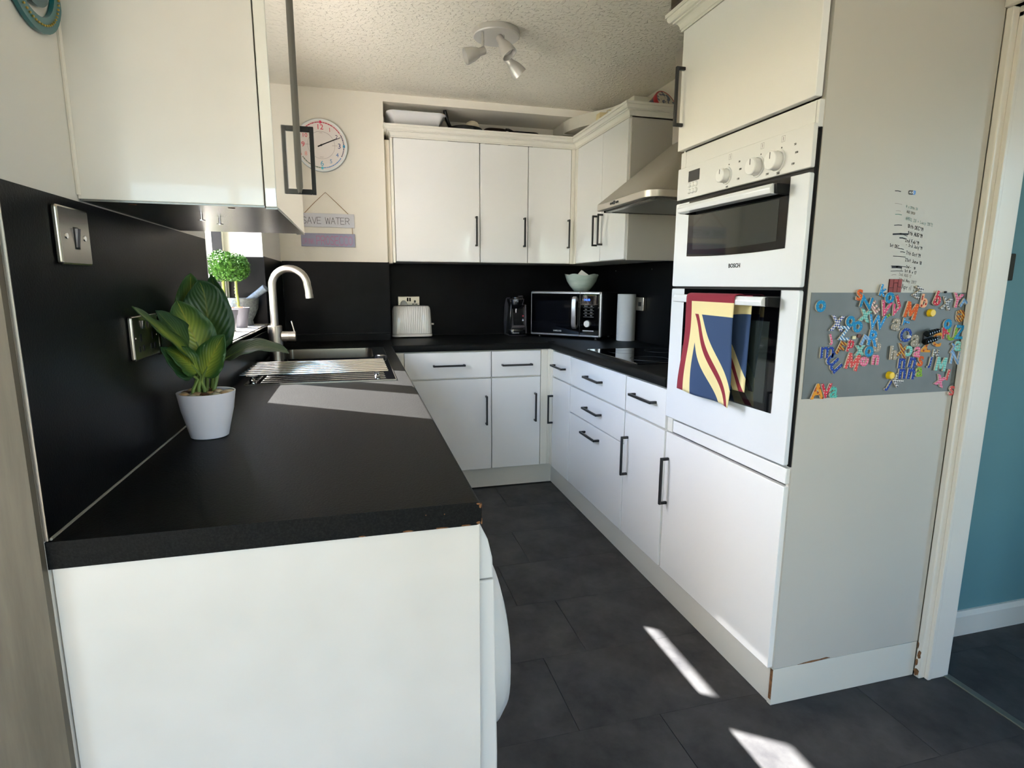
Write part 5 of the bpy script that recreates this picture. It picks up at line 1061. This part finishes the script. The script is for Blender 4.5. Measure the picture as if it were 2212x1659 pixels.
obj('tray_rim', superbox(MB(), CXm-.068, CXm+.046, 2.953, 3.03, [(.952, 0, .03), (.956, 0, .03)]), plate_m, cf)
obj('base', superbox(MB(), CXm-.064, CXm+.064, 2.96, 3.16, [(.9125, .004, .03), (.919, 0, .03)]), cg, cf)
obj('maker_name', text_mb('TASSIMO', .0085, FY(CXm-.026, 2.9548, .934)), mat('print_white', (214, 216, 218), .5), cf, smooth=0)
obj('badge', MB().lathe([(.005, 0), (.005, -.001)], (CXm-.05, 2.957, .934), 14, 'y'), cg, cf)
def drop(cx, cz, r, m):
    p = [(cx+r*math.cos(a), cz+r*math.sin(a)) for a in [math.radians(150+240*i/14) for i in range(15)]]+[(cx, cz+r*2.1)]
    return obj('indicator', MB().prism(p, 3.0165, 3.018, 'y'), m, cf, smooth=0)
drop(CXm+.043, 1.016, .0055, mat('indicator_white', (196, 206, 222), .4)); obj('indicator', MB().prism([(CXm+.043+.006*math.cos(a*PI/3), 1.046+.007*math.sin(a*PI/3)) for a in range(6)], 3.0165, 3.018, 'y'), mat('indicator_red', (190, 70, 80), .4), cf, smooth=0)
obj('indicator', MB().lathe([(.0035, 0), (.003, -.003), (0, -.003)], (CXm-.034, 3.017, 1.016), 10, 'y', cap=False), applm, cf)

# microwave, turned into the corner
mwv = thing('microwave', 'silver and black microwave set across the corner of the worktop', 'microwave', (1.575, 2.97, .91))
MWa = math.atan2(-.38, .355); mwL = .52; mwH0, mwH1, mwD = .924, 1.218, .285
Mx = Vector((math.cos(MWa), math.sin(MWa), 0)); My = Vector((-math.sin(MWa), math.cos(MWa), 0)); Mo = Vector((1.575, 2.968, 0))
def mw(mb):   # local (x along the front, y depth, z) to world
    mb.v = [tuple(Mo+Mx*p[0]+My*p[1]+Vector((0, 0, p[2]))) for p in mb.v]; return mb
silver = mat('microwave_silver', (176, 174, 176), .3, .75); mwb = mat('microwave_case', (52, 51, 53), .4, .5)
obj('case', mw(MB().box(.006, mwL-.006, .02, mwD, mwH0+.004, mwH1-.004)), mwb, mwv, bevel=.006)
DX = .372
obj('front_frame', mw(MB().prism(rrect(0, mwL, mwH0, mwH1, .012), 0, .022, 'y')), silver, mwv, bevel=.004)
md = obj('door', mw(MB().prism(rrect(.010, DX, mwH0+.015, mwH1-.016, .004), -.0065, 0, 'y')), bglass, mwv, bevel=.002)
obj('door_trim', mw(MB().box(.008, DX-.001, -.010, 0, mwH1-.0155, mwH1-.004).box(.008, DX-.001, -.010, 0, mwH0+.004, mwH0+.0145)), silver, mwv, bevel=.0015)
obj('door_window', mw(MB().prism(rrect(.042, DX-.075, mwH0+.055, mwH1-.06, .008), -.0072, -.0064, 'y')), mat('dark_window_mesh', (16, 17, 22), .06, coat=1.), md, smooth=0)
obj('handle', mw(MB().prism([(-.008, mwH0+.05), (-.024, mwH0+.062), (-.030, mwH0+.085), (-.030, mwH1-.075), (-.024, mwH1-.045), (-.008, mwH1-.03), (-.008, mwH1-.055), (-.018, mwH1-.072), (-.018, mwH0+.085), (-.008, mwH0+.072)], DX-.052, DX-.020, 'x')), silver, md, bevel=.004)
obj('control_panel', mw(MB().prism(rrect(DX+.002, mwL-.012, mwH0+.015, mwH1-.016, .004), -.0055, 0, 'y')), bglass, mwv, bevel=.002)
obj('panel_trim', mw(MB().box(DX+.002, mwL-.010, -.010, 0, mwH1-.0155, mwH1-.004).box(DX+.002, mwL-.010, -.010, 0, mwH0+.004, mwH0+.0145)), silver, mwv, bevel=.0015)
MF = lambda x, z, d=.0057: (Mo+Mx*x-My*d+Vector((0, 0, z)), Mx, Vector((0, 0, 1)), -My)
obj('clock_display', text_mb('14:10', .014, MF(DX+.05, mwH1-.052)), mat('blue_led', (60, 110, 255), .5, emit=1.6), mwv, smooth=0)
pw_ = mat('print_white', (214, 216, 218), .5)
for k in range(4):
    z = mwH1-.092-.020*k
    obj('key_divider', MB().ribbon([(-.036, 0), (.036, 0)], .0009, MF(DX+.062, z-.0095)), pw_, mwv, smooth=0)
    for q in (-.019, .019):
        obj('key_print', text_mb(('Defrost', 'Grill', 'Auto', 'Cook', 'Clock', 'More', 'Stop', 'Start')[2*k+(q > 0)], .0052, MF(DX+.062+q, z)), pw_, mwv, smooth=0)
obj('key_print', MB().ribbon([(-.036, 0), (.036, 0)], .006, MF(DX+.062, mwH0+.042)), pw_, mwv, smooth=0)
kd = obj('dial', mw(MB().lathe([(.0215, -.0055), (.0215, -.018), (.0195, -.020), (0, -.020)], (DX+.056, 0, mwH0+.088), 32, 'y', cap=False)), satin, mwv)
obj('dial_ring', mw(MB().lathe([(.025, -.0055), (.025, -.008), (.0215, -.008)], (DX+.056, 0, mwH0+.088), 32, 'y', cap=False)), cbk, mwv)
obj('maker_name', text_mb('SAMSUNG', .0095, MF(.21, mwH0+.034, .0068), bold=.01), pw_, md, smooth=0)
for x, y in ((.05, .04), (.47, .04), (.05, .25), (.47, .25)): obj('foot', mw(MB().lathe([(.012, .9102), (.012, .925)], (x, y, 0), 12)), handle_m, mwv)

# glass bowl with paper on the microwave
gbm = mat('pale_green_glass', (178, 200, 188), .25, coat=.4, var=((202, 216, 206), 9, 4, (1, 1, 4)))
BW = Mo+Mx*.315+My*.13
def wavy(prof, c, n=48):
    vs = []; fs = []
    for j, (r, h, wv) in enumerate(prof):
        for i in range(n):
            a = 2*PI*i/n; k = 1+.03*wv*math.cos(5*a); vs.append((c[0]+r*k*math.cos(a), c[1]+r*k*math.sin(a), c[2]+h+.006*wv*math.sin(5*a+1)))
    m = len(prof)
    for j in range(m-1):
        for i in range(n): fs.append((j*n+i, j*n+(i+1) % n, (j+1)*n+(i+1) % n, (j+1)*n+i))
    fs += [tuple(range(n))[::-1], tuple((m-1)*n+i for i in range(n))]
    mb = MB(); return mb.add(vs, fs)
single('glass_bowl', 'pale green glass bowl with a wavy rim on top of the microwave', 'bowl', wavy([(.045, 0, 0), (.052, .003, 0), (.078, .034, 0), (.098, .066, .3), (.112, .108, 1), (.109, .108, 1), (.094, .066, .3), (.072, .034, 0), (.04, .010, 0)], (BW.x, BW.y, mwH1+.0005)), gbm)
paper = mat('white_paper', (226, 224, 216), .8)
pp = thing('paper_sheet', 'crumpled white paper sticking up out of the glass bowl', 'paper', (BW.x, BW.y, mwH1+.02))
def sheet(pts): return MB().add([tuple(BW+Mx*a+My*b+Vector((0, 0, mwH1+c))) for a, b, c in pts], [(0, 1, 2), (0, 2, 3), (0, 3, 4)])
for pts in ([(-.04, .02, .022), (.05, .02, .03), (.035, .03, .11), (-.012, .022, .142), (-.055, .03, .10)], [(-.03, -.05, .03), (.02, -.03, .03), (-.06, -.02, .108), (-.094, -.05, .112), (-.085, -.05, .09)]):
    o = obj('page', sheet(pts), paper, pp, smooth=0); s = o.modifiers.new('t', 'SOLIDIFY'); s.thickness = .001
kr = thing('kitchen_roll', 'white kitchen roll standing beside the hob', 'kitchen roll', (2.084, 2.545, .9105))
obj('paper_roll', MB().lathe([(.020, 0), (.0575, 0), (.0585, .004), (.0590, .15), (.0575, .292), (.055, .294), (.020, .294)], (2.084, 2.545, .9105), 40), mat('kitchen_paper', (218, 222, 224), .9, bump=('noise', 70, .35, .002)), kr)
obj('cardboard_core', MB().lathe([(.0205, .001), (.0205, .2935), (.0185, .2935), (.0185, .001)], (2.084, 2.545, .9105), 24, cap=False), mat('cardboard', (170, 140, 104), .9), kr)
